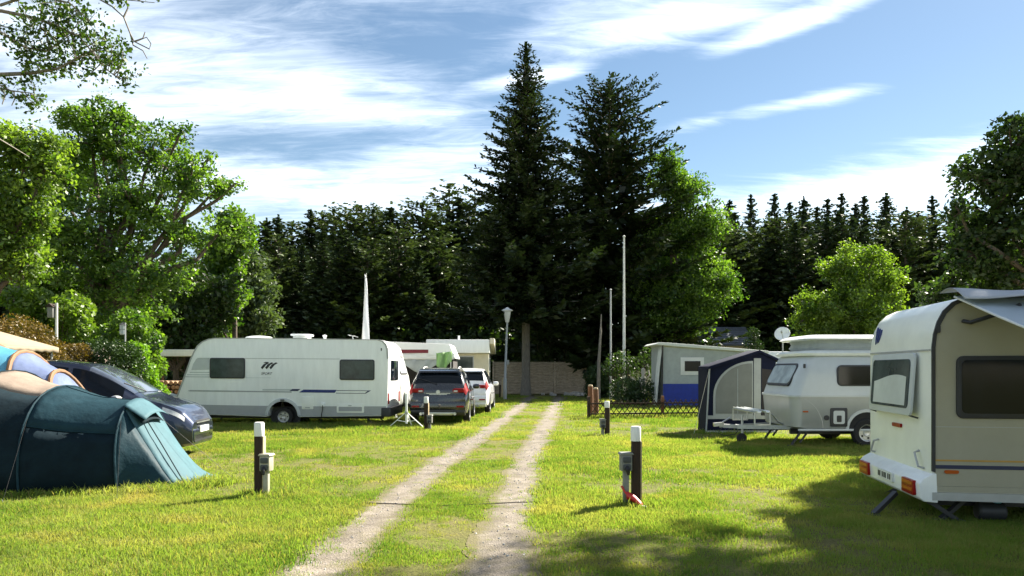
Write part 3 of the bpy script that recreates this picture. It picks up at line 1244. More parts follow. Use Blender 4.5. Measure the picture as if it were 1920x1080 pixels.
def shrub(name, label, lobes, n, leaf, m, stems=6, cat='shrub', sp=.0, group=None):
    bx = sum(l[0] for l in lobes) / len(lobes)
    by = sum(l[1] for l in lobes) / len(lobes)
    t = thing(name, label, cat, (bx, by, 0), 0, group)
    L_ = [(l[0] - bx, l[1] - by, l[2], l[3], l[3] * (l[4] if len(l) > 4 else 1), l[3] * (l[5] if len(l) > 5 else .85)) for l in lobes]
    tb_ = MB()
    for l in L_:
        for k_ in range(stems):
            q = Vector(l[:3]) + Vector((random.uniform(-.6, .6) * l[3], random.uniform(-.6, .6) * l[4], random.uniform(-.2, .6) * l[5]))
            limb(tb_, (l[0] * .6 + random.gauss(0, .05), l[1] * .6, -.05), q, .03, .008, .12, 4, 5)
    obj('stem', tb_, 'bark', t)
    c_, _ = lobe_points(L_, n, .28)
    c_ = c_[c_[:, 2] > .02]
    # ruffled outline
    dn = np.array([mnoise.noise(Vector(q) * 2.2) for q in c_])
    c_ = c_ + unit(c_ - np.array([0, 0, .5])) * (dn[:, None] * .16)
    u_, v_ = leaf_spans(len(c_), leaf, .6, .4)
    leaf_obj('foliage', c_, u_, v_, m, t, np.clip(.45 + .6 * dn + RNG.normal(0, .16, len(c_)), 0, 1))
    return t


shrub('clipped_shrub', 'large domed orange brown clipped shrub behind the blue windowed tent', [lob(35, 665, 78, 17, 0, 1, .95), lob(70, 690, 60, 17, 0, 1, .9)], 17000, .055, 'leaf_orange')
shrub('clipped_shrub', 'small orange brown clipped shrub beside the dark hedge', [lob(142, 672, 30, 18.5, 0, 1, .95), lob(142, 715, 30, 18.5, 0, 1, 1.2)], 6000, .055, 'leaf_orange')
shrub('clipped_hedge', 'dark green clipped hedge behind the dark blue car', [lob(188, 690, 46, 19, 0, 1, 1.2), lob(225, 690, 46, 19, 0, 1, 1.2), lob(205, 735, 52, 19, 0, 1, 1)], 14000, .06, 'leaf_hedge', cat='hedge')
shrub('leafy_shrub', 'bright lime green shrub between hedge and white caravan', [lob(262, 665, 28, 20, -.3), lob(275, 700, 32, 20, -.3), lob(285, 735, 30, 20)], 5200, .085, 'leaf_lime')
shrub('leafy_shrub', 'tall mid green shrub rising behind the dark hedge', [lob(245, 610, 40, 22), lob(275, 640, 34, 22), lob(215, 640, 40, 22), lob(250, 690, 50, 22), lob(285, 690, 28, 22)], 8000, .11, 'leaf_maple')
shrub('leafy_shrub', 'pale yellow green shrub behind the thin white post', [lob(70, 575, 40, 23), lob(130, 585, 42, 23), lob(60, 630, 60, 23), lob(150, 620, 34, 23), lob(30, 560, 30, 23)], 6500, .14, 'leaf_light')
shrub('clipped_hedge', 'dark block hedge right of the lane beside the woven fence', [(gx(1120, 42), 42, .5, .75, 1, 1.), (gx(1120, 42), 42, 1.25, .78, 1, .85), (gx(1138, 42), 42, .9, .7, 1, 1.2)], 9000, .11, 'leaf_hedge', cat='hedge')
shrub('low_bush', 'low dark bush behind the lattice fence', [lob(1172, 735, 32, 34), lob(1205, 735, 30, 34), lob(1190, 765, 36, 34)], 5000, .11, 'leaf_hedge', cat='bush')
shrub('thin_bush', 'loose open bush around the flagpoles with a pale garden ornament', [lob(1165, 680, 30, 37), lob(1205, 690, 30, 37), lob(1215, 665, 20, 37), lob(1145, 690, 20, 37)], 1700, .12, 'leaf_dark', cat='bush')
shrub('low_bush', 'dark narrow cypress bush in front of the slate roofed house', [lob(1412, 650, 20, 44), lob(1412, 680, 22, 44), lob(1412, 625, 14, 44), lob(1412, 710, 24, 44), lob(1432, 690, 22, 44)], 3500, .13, 'leaf_hedge', cat='bush')
shrub('leafy_shrub', 'shaded green shrub low beside the spruce trunk', [lob(1020, 625, 32, 50), lob(1060, 640, 28, 50), lob(1040, 670, 36, 50), lob(1010, 680, 30, 50)], 2400, .2, 'leaf_dark')

# forest wall
forest = []
spec = [dict(H=20., z0=1.2, prof=lambda f: 3.4 * (1 - f) ** .66, levels=44, nbr=9, droop=lambda f: .45 - .7 * f, upturn=lambda f: .15, twig_sp=.23, card=.52, wv=.46, core=8, seed=41, ragged=.22, topr=.2),
        dict(H=20., z0=1.5, prof=lambda f: 3.0 * (1 - f) ** .60, levels=42, nbr=9, droop=lambda f: .5 - .8 * f, upturn=lambda f: .15, twig_sp=.23, card=.52, wv=.46, core=8, seed=42, ragged=.28, topr=.2),
        dict(H=20., z0=1.0, prof=lambda f: 3.8 * (1 - f) ** .74, levels=44, nbr=9, droop=lambda f: .5 - .75 * f, upturn=lambda f: .2, twig_sp=.23, card=.52, wv=.46, core=8, seed=43, ragged=.22, topr=.15),
        dict(H=18., z0=3.0, prof=lambda f: 3.0 * math.sin(PI * min(1, .16 + .84 * f)) ** .6 * (1 - .35 * f) + .2, levels=20, nbr=7, droop=lambda f: -.1 - .4 * f, upturn=lambda f: .2, twig_sp=.23, card=.52, wv=.46, core=8, seed=44, ragged=.32, topr=.5),
        dict(H=18., z0=2.0, prof=lambda f: 2.6 * math.sin(PI * min(1, .12 + .85 * f)) ** .5 * (1 - .25 * f) + .3, levels=22, nbr=7, droop=lambda f: .0 - .5 * f, upturn=lambda f: .2, twig_sp=.23, card=.52, wv=.46, core=8, seed=45, ragged=.35, topr=.6)]
fm = ['needle_forest', 'needle_forest', 'needle_forest', 'needle_pine', 'needle_pine']
protos = []
for k_, sp_ in enumerate(spec):
    tb_, C_, U_, V_, T_ = conifer_mesh(**sp_)
    tm = obj('trunk', tb_, 'bark', None)
    cm = leaf_obj('crown', C_, U_, V_, fm[k_], None, T_)
    protos.append((tm, cm, sp_['H']))


def forest_tree(k_, x_, y_, h_, label, group, wide=1.):
    tm, cm, H_ = protos[k_]
    s_ = h_ / H_
    t = thing('forest_pine' if k_ > 2 else 'forest_spruce', label, 'tree', (x_, y_, 0), random.uniform(0, 6.28), group)
    t.scale = (s_ * wide, s_ * wide, s_)
    for src in (tm, cm):
        c = src.copy()
        COL.objects.link(c)
        c.parent = t
        if src is cm:
            c['kind'] = 'stuff'


rf = random.Random(3)
NTH = ['first', 'second', 'third', 'fourth', 'fifth', 'sixth', 'seventh', 'eighth', 'ninth', 'tenth', 'eleventh', 'twelfth', 'thirteenth', 'fourteenth', 'fifteenth', 'sixteenth', 'seventeenth',
       'eighteenth', 'nineteenth', 'twentieth', 'twenty-first', 'twenty-second', 'twenty-third', 'twenty-fourth', 'twenty-fifth']


def sector(px_):
    for lim, w in ((120, 'at the far left edge'), (330, 'behind the big leafy tree'), (560, 'above the front of the long caravan'), (720, 'behind the white feather flag'), (960, 'just left of the tall spruce'),
                   (1300, 'hidden behind the two tall conifers'), (1480, 'between bright leafy tree and round tree'), (1720, 'above the round tree'), (1920, 'behind the dark tree at the right edge')):
        if px_ < lim:
            return w
    return 'past the right edge'


# right: spiky spruces whose tips stand clear of each other
tips = sorted([(1330, 378), (1368, 372), (1408, 364), (1452, 362), (1480, 378), (1507, 368), (1552, 370), (1578, 360), (1620, 366), (1662, 362), (1700, 388), (1722, 395), (1748, 366), (1532, 385), (1604, 380), (1790, 372), (1830, 380), (1880, 370), (1930, 380)])
for n_, (px_, py_) in enumerate(tips):
    Y_ = rf.uniform(84, 96)
    forest_tree(rf.choice([0, 1, 2, 2]), gx(px_, Y_), Y_, gz(py_ + 4, Y_), NTH[n_] + ' spiky spruce tip on the skyline counting right from the bright leafy tree', 'forest spruces on the right', rf.uniform(.8, 1.15))
for i_ in range(42):
    px_ = 1230 + i_ * 20 + rf.uniform(-8, 8)
    Y_ = rf.uniform(68, 82)
    forest_tree(rf.choice([0, 1, 2, 1, 4]), gx(px_, Y_), Y_, gz(rf.uniform(392, 450), Y_), 'shorter dark forest spruce below the skyline ' + sector(px_), 'lower forest spruces ' + sector(px_), rf.uniform(1.1, 1.4))
# left: mixed wood
tips = sorted([(470, 425), (500, 412), (522, 406), (548, 418), (583, 394), (606, 402), (626, 392), (650, 400), (676, 388), (700, 392), (715, 398), (733, 390), (758, 402), (792, 380), (815, 400), (842, 346), (862, 372), (890, 370), (910, 395)])
for n_, (px_, py_) in enumerate(tips):
    Y_ = rf.uniform(72, 82)
    lb = NTH[n_] + ' conifer top on the skyline counting right from the big leafy tree'
    if py_ < 350:
        lb = 'tallest bushy pine of the forest, just left of the tall spruce'
    forest_tree(rf.choice([0, 1, 3, 4, 3]) if py_ > 360 else 3, gx(px_, Y_), Y_, gz(py_, Y_), lb, 'forest conifers on the left', rf.uniform(1., 1.3))
for i_ in range(40):
    px_ = 130 + i_ * 24 + rf.uniform(-8, 8)
    Y_ = rf.uniform(58, 70)
    forest_tree(rf.choice([0, 1, 2, 4, 3]), gx(px_, Y_), Y_, gz(rf.uniform(425, 500), Y_), 'lower dark forest conifer below the skyline ' + sector(px_), 'lower forest conifers ' + sector(px_), rf.uniform(1.15, 1.45))
for i_ in range(10):
    px_ = -140 + i_ * 28 + rf.uniform(-8, 8)
    Y_ = rf.uniform(60, 75)
    forest_tree(rf.choice([0, 1, 2, 3]), gx(px_, Y_), Y_, gz(rf.uniform(440, 500), Y_), 'dark conifer glimpsed through leaves ' + sector(px_), 'forest conifers ' + sector(px_), 1.3)
for tm, cm, _ in protos:
    bpy.data.objects.remove(tm)
    bpy.data.objects.remove(cm)
# undergrowth at the forest foot
ug = MB()
n_ = 80000
ux = RNG.uniform(-62, 75, n_)
uy = np.where(ux < 8, RNG.uniform(56, 62, n_), RNG.uniform(66, 72, n_))
hh = np.array([4.4 + 1.6 * mnoise.noise((a * .22, 0, 1)) + .8 * mnoise.noise((a * .9, 0, 4)) for a in ux])
uz = RNG.random(n_) * hh
uu, uv = leaf_spans(n_, .4, .6, .4)
tag(leaf_obj('forest_undergrowth', np.stack([ux, uy, uz], 1), uu, uv, 'leaf_dark', None), 'dark tangled undergrowth along the foot of the forest', 'undergrowth')


# ------------------------------------------------------------------ caravans
def side(parent, name, poly, m, y0, y1, bevel=0):
    """a plate on the near side of a van: outline in (x, z), from depth y0 to y1"""
    return obj(name, MB().prism(poly, y0, y1, lambda a, b, h: (a, h, b)), m, parent, bevel)


def side_window(parent, x0, x1, z0, z1, pane='pane_grey', frame='trim_dark', r=.06, fw=.035, y=0., name='window'):
    f = side(parent, name, rrect(x0, x1, z0, z1, r), frame, y - .022, y + .01, .006)
    side(f, 'pane', rrect(x0 + fw, x1 - fw, z0 + fw, z1 - fw, r * .7), pane, y - .028, y - .018)
    return f


def wheel(parent, c, r, w, axis='y', spokes=5, rim='rim'):
    """tyre with rim; c is the hub"""
    prof = [(r * .60, -w / 2), (r * .92, -w / 2), (r, -w * .32), (r, w * .32), (r * .92, w / 2), (r * .60, w / 2), (r * .60, -w / 2)]
    t = obj('wheel', MB().lathe(prof, c, 28, axis, False), 'rubber', parent, angle=50)
    rp = [(.001, -w * .30), (r * .20, -w * .36), (r * .26, -w * .22), (r * .50, -w * .22), (r * .56, -w * .46), (r * .63, -w * .50), (r * .63, w * .50), (r * .56, w * .46), (r * .50, w * .22), (.001, w * .3)]
    obj('rim', MB().lathe(rp, c, 24, axis), rim, t, angle=30)
    hb = MB()
    for k_ in range(spokes):
        a = 2 * PI * k_ / spokes
        q = (math.cos(a) * r * .38, math.sin(a) * r * .38)
        for s_ in (-1, 1):
            if axis == 'y':
                hb.box((c[0] + q[0], c[1] + s_ * w * .225, c[2] + q[1]), (r * .13, .012, r * .13))
            else:
                hb.box((c[0] + s_ * w * .225, c[1] + q[0], c[2] + q[1]), (.012, r * .13, r * .13))
    obj('rim_hole', hb, 'rubber', t)
    return t


def arc(cx, cz, r, a0, a1, n=12):
    return [(cx + r * math.cos(R(a0 + (a1 - a0) * i / n)), cz + r * math.sin(R(a0 + (a1 - a0) * i / n))) for i in range(n + 1)]


# --- the long white touring caravan on the left
cv = thing('caravan', 'long white touring caravan with two grey side windows and blue stripe', 'caravan', (gx(328, 21.8), 21.8, 0))
cv.rotation_euler = (0, R(.35), R(0))
Wd = 2.3
prof = [(.02, .34), (-.02, .60), (0, .78), (.19, 1.30), (.42, 1.95), (.52, 2.17), (.62, 2.34), (.76, 2.46), (.95, 2.54), (1.15, 2.57),
        (3.4, 2.575), (5.92, 2.55), (6.06, 2.51), (6.15, 2.42), (6.20, 2.28), (6.22, 2.0), (6.20, .60), (6.16, .36), (6.0, .31)]
prof += [(3.62, .27)] + arc(3.15, .30, .43, 0, 180, 14)[0:] + [(2.68, .27), (.6, .33)]
obj('body', MB().prism(prof, 0, Wd, lambda a, b, h: (a, h, b)), 'white_shell', cv, .035, 3)
side(cv, 'lower_panel', [(.02, .40), (.6, .345), (2.69, .295)] + arc(3.15, .31, .455, 180, 90, 8) + [(3.1, .585), (.02, .625)], 'grey_band', -.006, .02)
side(cv, 'lower_panel', [(3.61, .295), (5.98, .33), (6.14, .38), (6.16, .60), (3.2, .585)] + arc(3.15, .31, .455, 90, 0, 8), 'grey_band', -.006, .02)
side(cv, 'wheel_arch', arc(3.15, .30, .52, 2, 178, 16) + arc(3.15, .30, .43, 178, 2, 16), 'grey_light', -.022, .04, .006)
side(cv, 'side_marker', rrect(3.08, 3.20, .745, .785, .01), 'trim_dark', -.032, -.01)
for x_ in (.02, 1.15):
    pass
side(cv, 'edge_trim', [(p[0] + .012, p[1]) for p in prof[2:16]] + [(p[0] * .985 + .05, p[1] - .022) for p in reversed(prof[2:16])], 'trim_grey', -.012, .006)
side_window(cv, 1.01, 2.04, 1.385, 1.985, 'pane_grey')
side_window(cv, 4.80, 5.82, 1.36, 1.96, 'pane_grey')
side(cv, 'decal', [(.62, 1.96), (1.0, 1.985), (1.0, 1.64), (.47, 1.62), (.52, 1.80)], 'grey_light', -.004, .004)
for z_ in (1.56, 1.49, 1.43):
    side(cv, 'decal', rrect(.42 - (1.56 - z_), 1.0, z_ - .018, z_ + .012, .005), 'grey_light', -.004, .004)
side(cv, 'stripe', rrect(.64, 4.8, 1.965, 1.98, .004), 'trim_grey', -.005, .004)
side(cv, 'stripe', rrect(2.05, 2.80, 1.405, 1.415, .003), 'grey_light', -.004, .004)
side(cv, 'stripe', [(.36, 1.015), (.44, 1.04), (3.4, 1.02), (3.4, .985), (.44, 1.0)], 'grey_band', -.005, .004)
side(cv, 'stripe', [(2.55, 1.085), (3.4, 1.09), (3.36, 1.04), (2.55, 1.04)], 'grey_light', -.004, .004)
side(cv, 'stripe', [(3.34, 1.03), (3.42, 1.09), (3.66, 1.09), (3.58, 1.03)], 'navy_mark', -.007, .004)
side(cv, 'stripe', [(3.62, .99), (3.75, 1.075), (4.72, 1.07), (4.66, .985)], 'blue_mark', -.006, .004)
side(cv, 'stripe', [(4.72, 1.06), (5.72, 1.06), (5.56, .965), (4.70, .97), (4.69, .985), (5.54, .98), (5.62, 1.045), (4.72, 1.045)], 'navy_mark', -.005, .004)
# emblem: two bird wings over the word
for k_ in range(3):
    x0_ = 2.50 + k_ * .125
    side(cv, 'emblem', [(x0_, 1.71), (x0_ + .07, 1.80), (x0_ + .19, 1.865), (x0_ + .24, 1.84), (x0_ + .15, 1.79), (x0_ + .09, 1.715), (x0_ + .04, 1.66)], 'trim_dark', -.006, .004)
side(cv, 'emblem', [(2.56, 1.84), (2.63, 1.875), (2.74, 1.87), (2.69, 1.845)], 'trim_dark', -.006, .004)
text_mesh('SPORT', .105, 'trim_dark', 'lettering', cv, Matrix.Translation((2.66, -.004, 1.50)) @ Matrix.Rotation(PI / 2, 4, 'X'), .002, .25)
hd = side(cv, 'service_door', rrect(3.70, 4.04, .50, .86, .03), 'white_old', -.014, .01, .004)
side(hd, 'lock', rrect(3.80, 3.94, .535, .565, .01), 'trim_grey', -.022, -.01)
hd = side(cv, 'storage_hatch', rrect(4.72, 5.52, .405, .66, .03), 'white_old', -.014, .01, .004)
side(hd, 'hatch_panel', rrect(4.78, 5.46, .45, .58, .02), 'grey_band', -.018, -.008)
side(hd, 'lock', rrect(5.06, 5.16, .60, .625, .008), 'trim_grey', -.022, -.01)
obj('power_socket', MB().box((4.32, -.03, .64), (.11, .06, .11)), 'white_shell', cv, .012)
obj('power_cable', MB().tube([(4.32, -.05, .62), (4.33, -.08, .5), (4.29, -.05, .35), (4.27, -.02, .12), (4.1, -.1, .02), (3.5, -.6, .015)], .013, 6), 'cable', cv)
side(cv, 'marker_light', rrect(6.00, 6.03, 2.22, 2.30, .012), 'trim_dark', -.02, .01)
wheel(cv, (3.15, .14, .275), .275, .18)
wheel(cv, (3.15, Wd - .14, .275), .275, .18)
obj('inner_arch', MB().lathe([(.445, .26), (.445, .40)], (3.15, 0, .30), 24, 'y'), 'trim_dark', cv)
obj('rear_bumper', MB().bb((6.02, -.03, .30), (6.30, Wd + .03, .56)), 'trim_dark', cv, .03)
obj('chassis', MB().bb((.3, .5, .2), (6.0, .62, .3)).bb((.3, 1.7, .2), (6.0, 1.82, .3)).bb((3.07, .2, .22), (3.23, 2.1, .32)), 'trim_dark', cv)
obj('drawbar', MB().bar((.4, .56, .34), (-.9, 1.1, .36), .07, .1).bar((.4, 1.76, .34), (-.9, 1.2, .36), .07, .1).bar((-.8, 1.15, .38), (-1.25, 1.15, .40), .09, .09), 'galvanised', cv)
obj('hitch_cover', MB().lathe([(.02, .0), (.22, .06), (.26, .25), (.20, .42), (.04, .48)], (-.62, 1.15, .42), 12), 'silver_light', cv)
for x_, s_ in ((.55, -1), (5.75, 1)):
    for y_ in (.35, Wd - .35):
        obj('corner_steady', MB().bar((x_ - s_ * .28, y_, .30), (x_, y_, .03), .05, .04).bb((x_ - .07, y_ - .06, 0), (x_ + .07, y_ + .06, .03)), 'trim_dark', cv)
vd = obj('roof_vent', MB().lathe([(.42, 0), (.42, .03), (.36, .075), (.2, .10), (.02, .11)], (2.1, 1.0, 2.57), 20), 'white_shell', cv)
vd = obj('roof_hatch', MB().bb((3.28, .5, 2.57), (3.72, .95, 2.66)), 'white_old', cv, .02)
obj('lid', MB().bb((3.22, .44, 2.665), (3.78, 1.0, 2.72)), 'white_shell', vd, .025)
obj('flue', MB().lathe([(.045, 0), (.045, .10), (.065, .10), (.065, .13), (.01, .15)], (4.18, .7, 2.56), 12), 'white_shell', cv)
obj('antenna', MB().tube([(5.02, .8, 2.55), (5.0, .8, 2.68)], .02, 6).bar((4.86, .8, 2.72), (5.16, .8, 2.65), .03, .02).bar((4.92, .66, 2.70), (4.92, .94, 2.70), .02, .02).bar((5.05, .66, 2.68), (5.05, .94, 2.68), .02, .02), 'trim_grey', cv)
# rear wall details of the same van
obj('rear_window', MB().bb((6.205, .45, 1.35), (6.235, 1.85, 1.95)), 'pane_dark', cv, .01)
for y_ in (.14, Wd - .14):
    obj('tail_light', MB().bb((6.17, y_ - .08, .66), (6.225, y_ + .08, .98)), 'red_lens', cv, .01)

# --- white van end seen behind it
c2 = thing('caravan', 'white caravan nose with pale window just behind the long caravan', 'caravan', (-3.72, 25.2, 0))
pr = [(-4.6, .35), (-4.62, 2.2), (-4.5, 2.5), (-4.2, 2.58), (-.62, 2.55), (-.46, 2.5), (-.36, 2.38), (-.30, 2.2), (-.06, 1.35), (.0, .95), (.0, .5), (-.06, .38)]
obj('body', MB().prism(pr, 0, 2.2, lambda a, b, h: (a, h, b)), 'white_old', c2, .05, 3)
M_ = Matrix.Translation((-.185, 1.1, 1.78)) @ Matrix.Rotation(math.atan2(.24, .85), 4, 'Y').inverted()
fw = MB()
for v_ in rrect(-.8, .8, -.33, .33, .1):
    pass
fr = MB().prism(rrect(-.82, .82, -.34, .34, .1), -.01, .03, lambda a, b, h: M_ @ Vector((h, a, b)))
f_ = obj('front_window', fr, 'trim_dark', c2)
obj('pane', MB().prism(rrect(-.76, .76, -.28, .28, .08), .025, .036, lambda a, b, h: M_ @ Vector((h, a, b))), 'pane_pale', f_)
obj('side_window', MB().prism(rrect(-2.6, -1.4, 1.35, 1.95, .06), -.02, .01, lambda a, b, h: (a, h, b)), 'pane_dark', c2)
obj('drawbar', MB().bar((-.2, .5, .42), (1.1, 1.05, .42), .07, .1).bar((-.2, 1.7, .42), (1.1, 1.15, .42), .07, .1), 'trim_dark', c2)
obj('gas_locker', MB().bb((.02, .45, .45), (.42, 1.75, .92)), 'white_shell', c2, .06)
obj('jockey_wheel', MB().tube([(.95, 1.1, .85), (.95, 1.1, .2)], .025, 8).lathe([(.1, -.03), (.1, .03)], (.95, 1.1, .1), 14, 'y'), 'galvanised', c2)
wheel(c2, (-2.5, .14, .3), .3, .18)
wheel(c2, (-2.5, 2.06, .3), .3, .18)
obj('support_leg', MB().bar((-.3, .12, .4), (-.18, .1, .03), .06, .05).bb((-.28, .02, 0), (-.08, .18, .03)), 'white_old', c2)

# --- white awning with grey curtain
aw = thing('awning', 'white roofed awning with maroon valance and grey curtain behind the dark car', 'awning', (gx(740, 30), 30, 0))
x1 = gx(852, 30) - gx(740, 30)
def zz_(py): return gz(py, 30)
obj('roof', MB().prism([(-.5, zz_(640)), (x1 - .2, zz_(645)), (x1 + .05, zz_(672)), (-.5, zz_(655))], 0, 2.6, lambda a, b, h: (a, h, b)), 'awning_white', aw, .02)
obj('valance', MB().bb((-.1, -.02, zz_(662)), (1.35, .02, zz_(655.5))), 'maroon', aw)
obj('front_panel', MB().grid(lambda u, v: (-.3 + u * (x1 + .3), .03 + .012 * math.sin(u * 40), zz_(662) + v * (zz_(674) - zz_(662))), 24, 3), 'awning_white', aw, solid=.01)
obj('curtain', MB().grid(lambda u, v: (-.1 + u * (x1 - .25), .06 + .05 * math.sin(u * 26 + 3 * v), zz_(674) + v * (zz_(692 - 8 * math.sin(u * 9)) - zz_(674))), 40, 6), 'awning_grey', aw, solid=.006)
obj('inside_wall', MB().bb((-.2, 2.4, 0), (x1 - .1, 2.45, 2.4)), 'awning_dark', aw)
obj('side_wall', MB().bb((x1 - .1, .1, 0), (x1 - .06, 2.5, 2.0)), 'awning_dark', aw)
for x_ in (0., x1 * .5, x1 - .15):
    obj('pole', MB().tube([(x_, .1, 0), (x_, .1, zz_(664))], .02, 8), 'steel', aw)
tag(obj('hanging_cloth', MB().grid(lambda u, v: (gx(818, 29.4) + u * .62 - v * .04 * math.sin(9 * u), 29.4 + .08 * math.sin(u * 13 + v * 2), gz(662, 29.4) - v * (.40 + .22 * math.sin(PI * u * .9 + .4)) + .06 * u), 26, 8), 'green_cloth', solid=.01),
    'crumpled bright green cloth hung at the awning corner above the dark car', 'cloth')

# --- flat roofed mobile home
mh = thing('mobile_home', 'cream mobile home under a white flat roof beside the lamp post', 'mobile home', (gx(800, 35), 35, 0))
def zm(py): return gz(py, 35)
xe = gx(918, 35) - gx(800, 35)
obj('roof', MB().bb((0, -.25, zm(662)), (xe, 3.2, zm(637))), 'white_shell', mh, .03)
rf_ = obj('roof_end', MB().prism([(-.3, zm(637) + .06), (3.3, zm(637) + .06), (3.3, zm(660)), (2.9, zm(662)), (-.3, zm(645))], xe + .02, xe + .22, lambda a, b, h: (h, a, b)), 'cream_wall', mh, .01)
obj('wall', MB().bb((.1, .3, .35), (xe - .06, 2.9, zm(662.5))), 'cream_wall', mh, .02)
w_ = obj('window', MB().bb((gx(845, 35) - gx(800, 35), .26, zm(694)), (gx(888, 35) - gx(800, 35), .31, zm(667))), 'trim_grey', mh)
obj('pane', MB().bb((gx(848, 35) - gx(800, 35), .245, zm(692)), (gx(886, 35) - gx(800, 35), .29, zm(669))), 'pane_grey', w_)
for y_ in (.55, 1.75):
    w_ = obj('window', MB().bb((xe - .08, y_, 1.5), (xe - .03, y_ + .8, 2.2)), 'white_shell', mh)
    obj('pane', MB().bb((xe - .07, y_ + .07, 1.57), (xe - .02, y_ + .73, 2.13)), 'pane_grey', w_)
obj('side_skirt', MB().bb((.15, .35, 0), (xe - .12, 2.85, .35)), 'trim_grey', mh)
obj('flue', MB().tube([(1.45, .8, zm(637)), (1.45, .8, zm(628))], .05, 8), 'white_shell', mh)


# --- silver caravan with pop-up roof on the right
er = thing('caravan', 'silver rounded caravan with raised pop-up roof and bicycle carrier on drawbar', 'caravan', (5.95, 15.8, 0))
WE, LE = 1.95, 4.3
# lower tub and upper cabin, lofted along z with rounded plan
def plan(x0, x1, y0, y1, r, n=5):
    return rrect(x0, x1, y0, y1, r, n)
def loft(name, rings, m, parent, angle=40):
    mb = MB()
    n = len(rings[0][0])
    vs = [(a, b, z) for pl, z in rings for a, b in pl]
    fs = [(i * n + j, i * n + (j + 1) % n, (i + 1) * n + (j + 1) % n, (i + 1) * n + j) for i in range(len(rings) - 1) for j in range(n)]
    fs += [tuple(range(n))[::-1], tuple((len(rings) - 1) * n + j for j in range(n))]
    return obj(name, mb.add(vs, fs), m, parent, angle=angle)
loft('lower_body', [(plan(.16, LE - .2, .05, WE - .05, .16), .36), (plan(.02, LE - .05, .0, WE, .20), .42), (plan(-.04, LE, -.01, WE + .01, .22), 1.06)], 'silver_shell', er)
loft('belt_moulding', [(plan(-.06, LE + .02, -.03, WE + .03, .22), 1.055), (plan(-.06, LE + .02, -.03, WE + .03, .22), 1.10)], 'silver_light', er)
loft('upper_body', [(plan(-.03, LE - .02, .0, WE, .22), 1.10), (plan(.10, LE - .08, .02, WE - .02, .24), 1.50), (plan(.30, LE - .2, .06, WE - .06, .26), 1.90), (plan(.36, LE - .26, .10, WE - .10, .26), 1.95)], 'silver_light', er)
loft('roof', [(plan(.26, LE - .2, .03, WE - .03, .26), 1.935), (plan(.24, LE - .18, .01, WE - .01, .26), 1.99), (plan(.33, LE - .28, .10, WE - .10, .26), 2.045), (plan(.6, LE - .5, .3, WE - .3, .26), 2.06)], 'white_shell', er)
loft('pop_up_bellows', [(plan(.55, LE - .5, .22, WE - .22, .2), 2.05), (plan(.50, LE - .45, .18, WE - .18, .2), 2.12), (plan(.54, LE - .5, .22, WE - .22, .2), 2.20), (plan(.50, LE - .45, .18, WE - .18, .2), 2.28)], 'awning_grey', er)
loft('pop_up_lid', [(plan(.38, LE - .3, .10, WE - .10, .2), 2.275), (plan(.32, LE - .25, .05, WE - .05, .2), 2.30), (plan(.38, LE - .3, .10, WE - .10, .2), 2.35), (plan(.50, LE - .4, .25, WE - .25, .2), 2.385)], 'white_shell', er)
f_ = side_window(er, .93, 2.25, 1.29, 1.735, 'pane_dark', 'trim_dark', .10, .03, .018)
sl = math.atan2(.40, .80)
M_ = Matrix.Translation((.135, WE / 2, 1.52)) @ Matrix.Rotation(sl, 4, 'Y')
f_ = obj('front_window', MB().prism(rrect(-.72, .72, -.27, .27, .12), -.035, .01, lambda a, b, h: M_ @ Vector((h, a, b))), 'trim_dark', er, .006)
obj('pane', MB().prism(rrect(-.67, .67, -.22, .22, .10), -.042, -.03, lambda a, b, h: M_ @ Vector((h, a, b))), 'pane_pale', f_)  # reflected sky put into the pale glass colour
h_ = side(er, 'service_hatch', rrect(.78, 1.14, .43, .83, .03), 'trim_dark', -.025, .01, .005)
side(h_, 'hatch_panel', rrect(.84, 1.08, .49, .77, .04), 'silver_light', -.032, -.02)
side(h_, 'hatch_grille', rrect(.91, 1.01, .53, .67, .02), 'trim_dark', -.038, -.028)
obj('filler_cap', MB().lathe([(.055, -.02), (.055, .02)], (.70, -.01, .62), 16, 'y'), 'trim_dark', er)
side(er, 'side_marker', rrect(.20, .31, .735, .765, .01), 'orange_lens', -.028, .01)
side(er, 'marker_light', rrect(.235, .265, 1.67, 1.76, .012), 'trim_dark', .0, .06)
side(er, 'wheel_arch', arc(1.55, .36, .44, 0, 180, 14) + arc(1.55, .36, .38, 180, 0, 14), 'silver_light', -.02, .05)
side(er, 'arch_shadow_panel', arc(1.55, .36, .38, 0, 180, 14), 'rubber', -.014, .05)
side(er, 'side_fold', arc(-.1, .38, .72, 2, 62, 12) + arc(-.1, .38, .735, 62, 2, 12), 'trim_grey', -.012, .004)
wheel(er, (1.55, .03, .3), .3, .16)
wheel(er, (1.55, WE - .12, .3), .3, .16)
obj('bottom_trim', MB().bb((.1, -.03, .34), (LE - .2, .0, .385)), 'silver_light', er, .008)
obj('chassis', MB().bb((.1, .4, .24), (LE - .3, .5, .36)).bb((.1, 1.45, .24), (LE - .3, 1.55, .36)), 'trim_dark', er)
obj('drawbar', MB().bar((.2, .45, .38), (-.9, .92, .36), .06, .09).bar((.2, 1.5, .38), (-.9, 1.03, .36), .06, .09).bar((-.85, .975, .36), (-1.28, .975, .38), .08, .08), 'galvanised', er)
obj('hitch', MB().bar((-1.2, .975, .42), (-1.42, .975, .40), .1, .08).tube([(-1.22, .975, .46), (-1.05, .975, .56)], .02, 6), 'steel', er)
obj('breakaway_cable', MB().tube([(-1.25, .9, .35), (-1.35, .85, .22), (-1.2, .85, .16), (-.95, .9, .2), (-.85, .95, .32)], .01, 5), 'cable', er)
jw = obj('jockey_wheel', MB().tube([(-.80, .90, .62), (-.80, .90, .18)], .028, 8), 'galvanised', er)
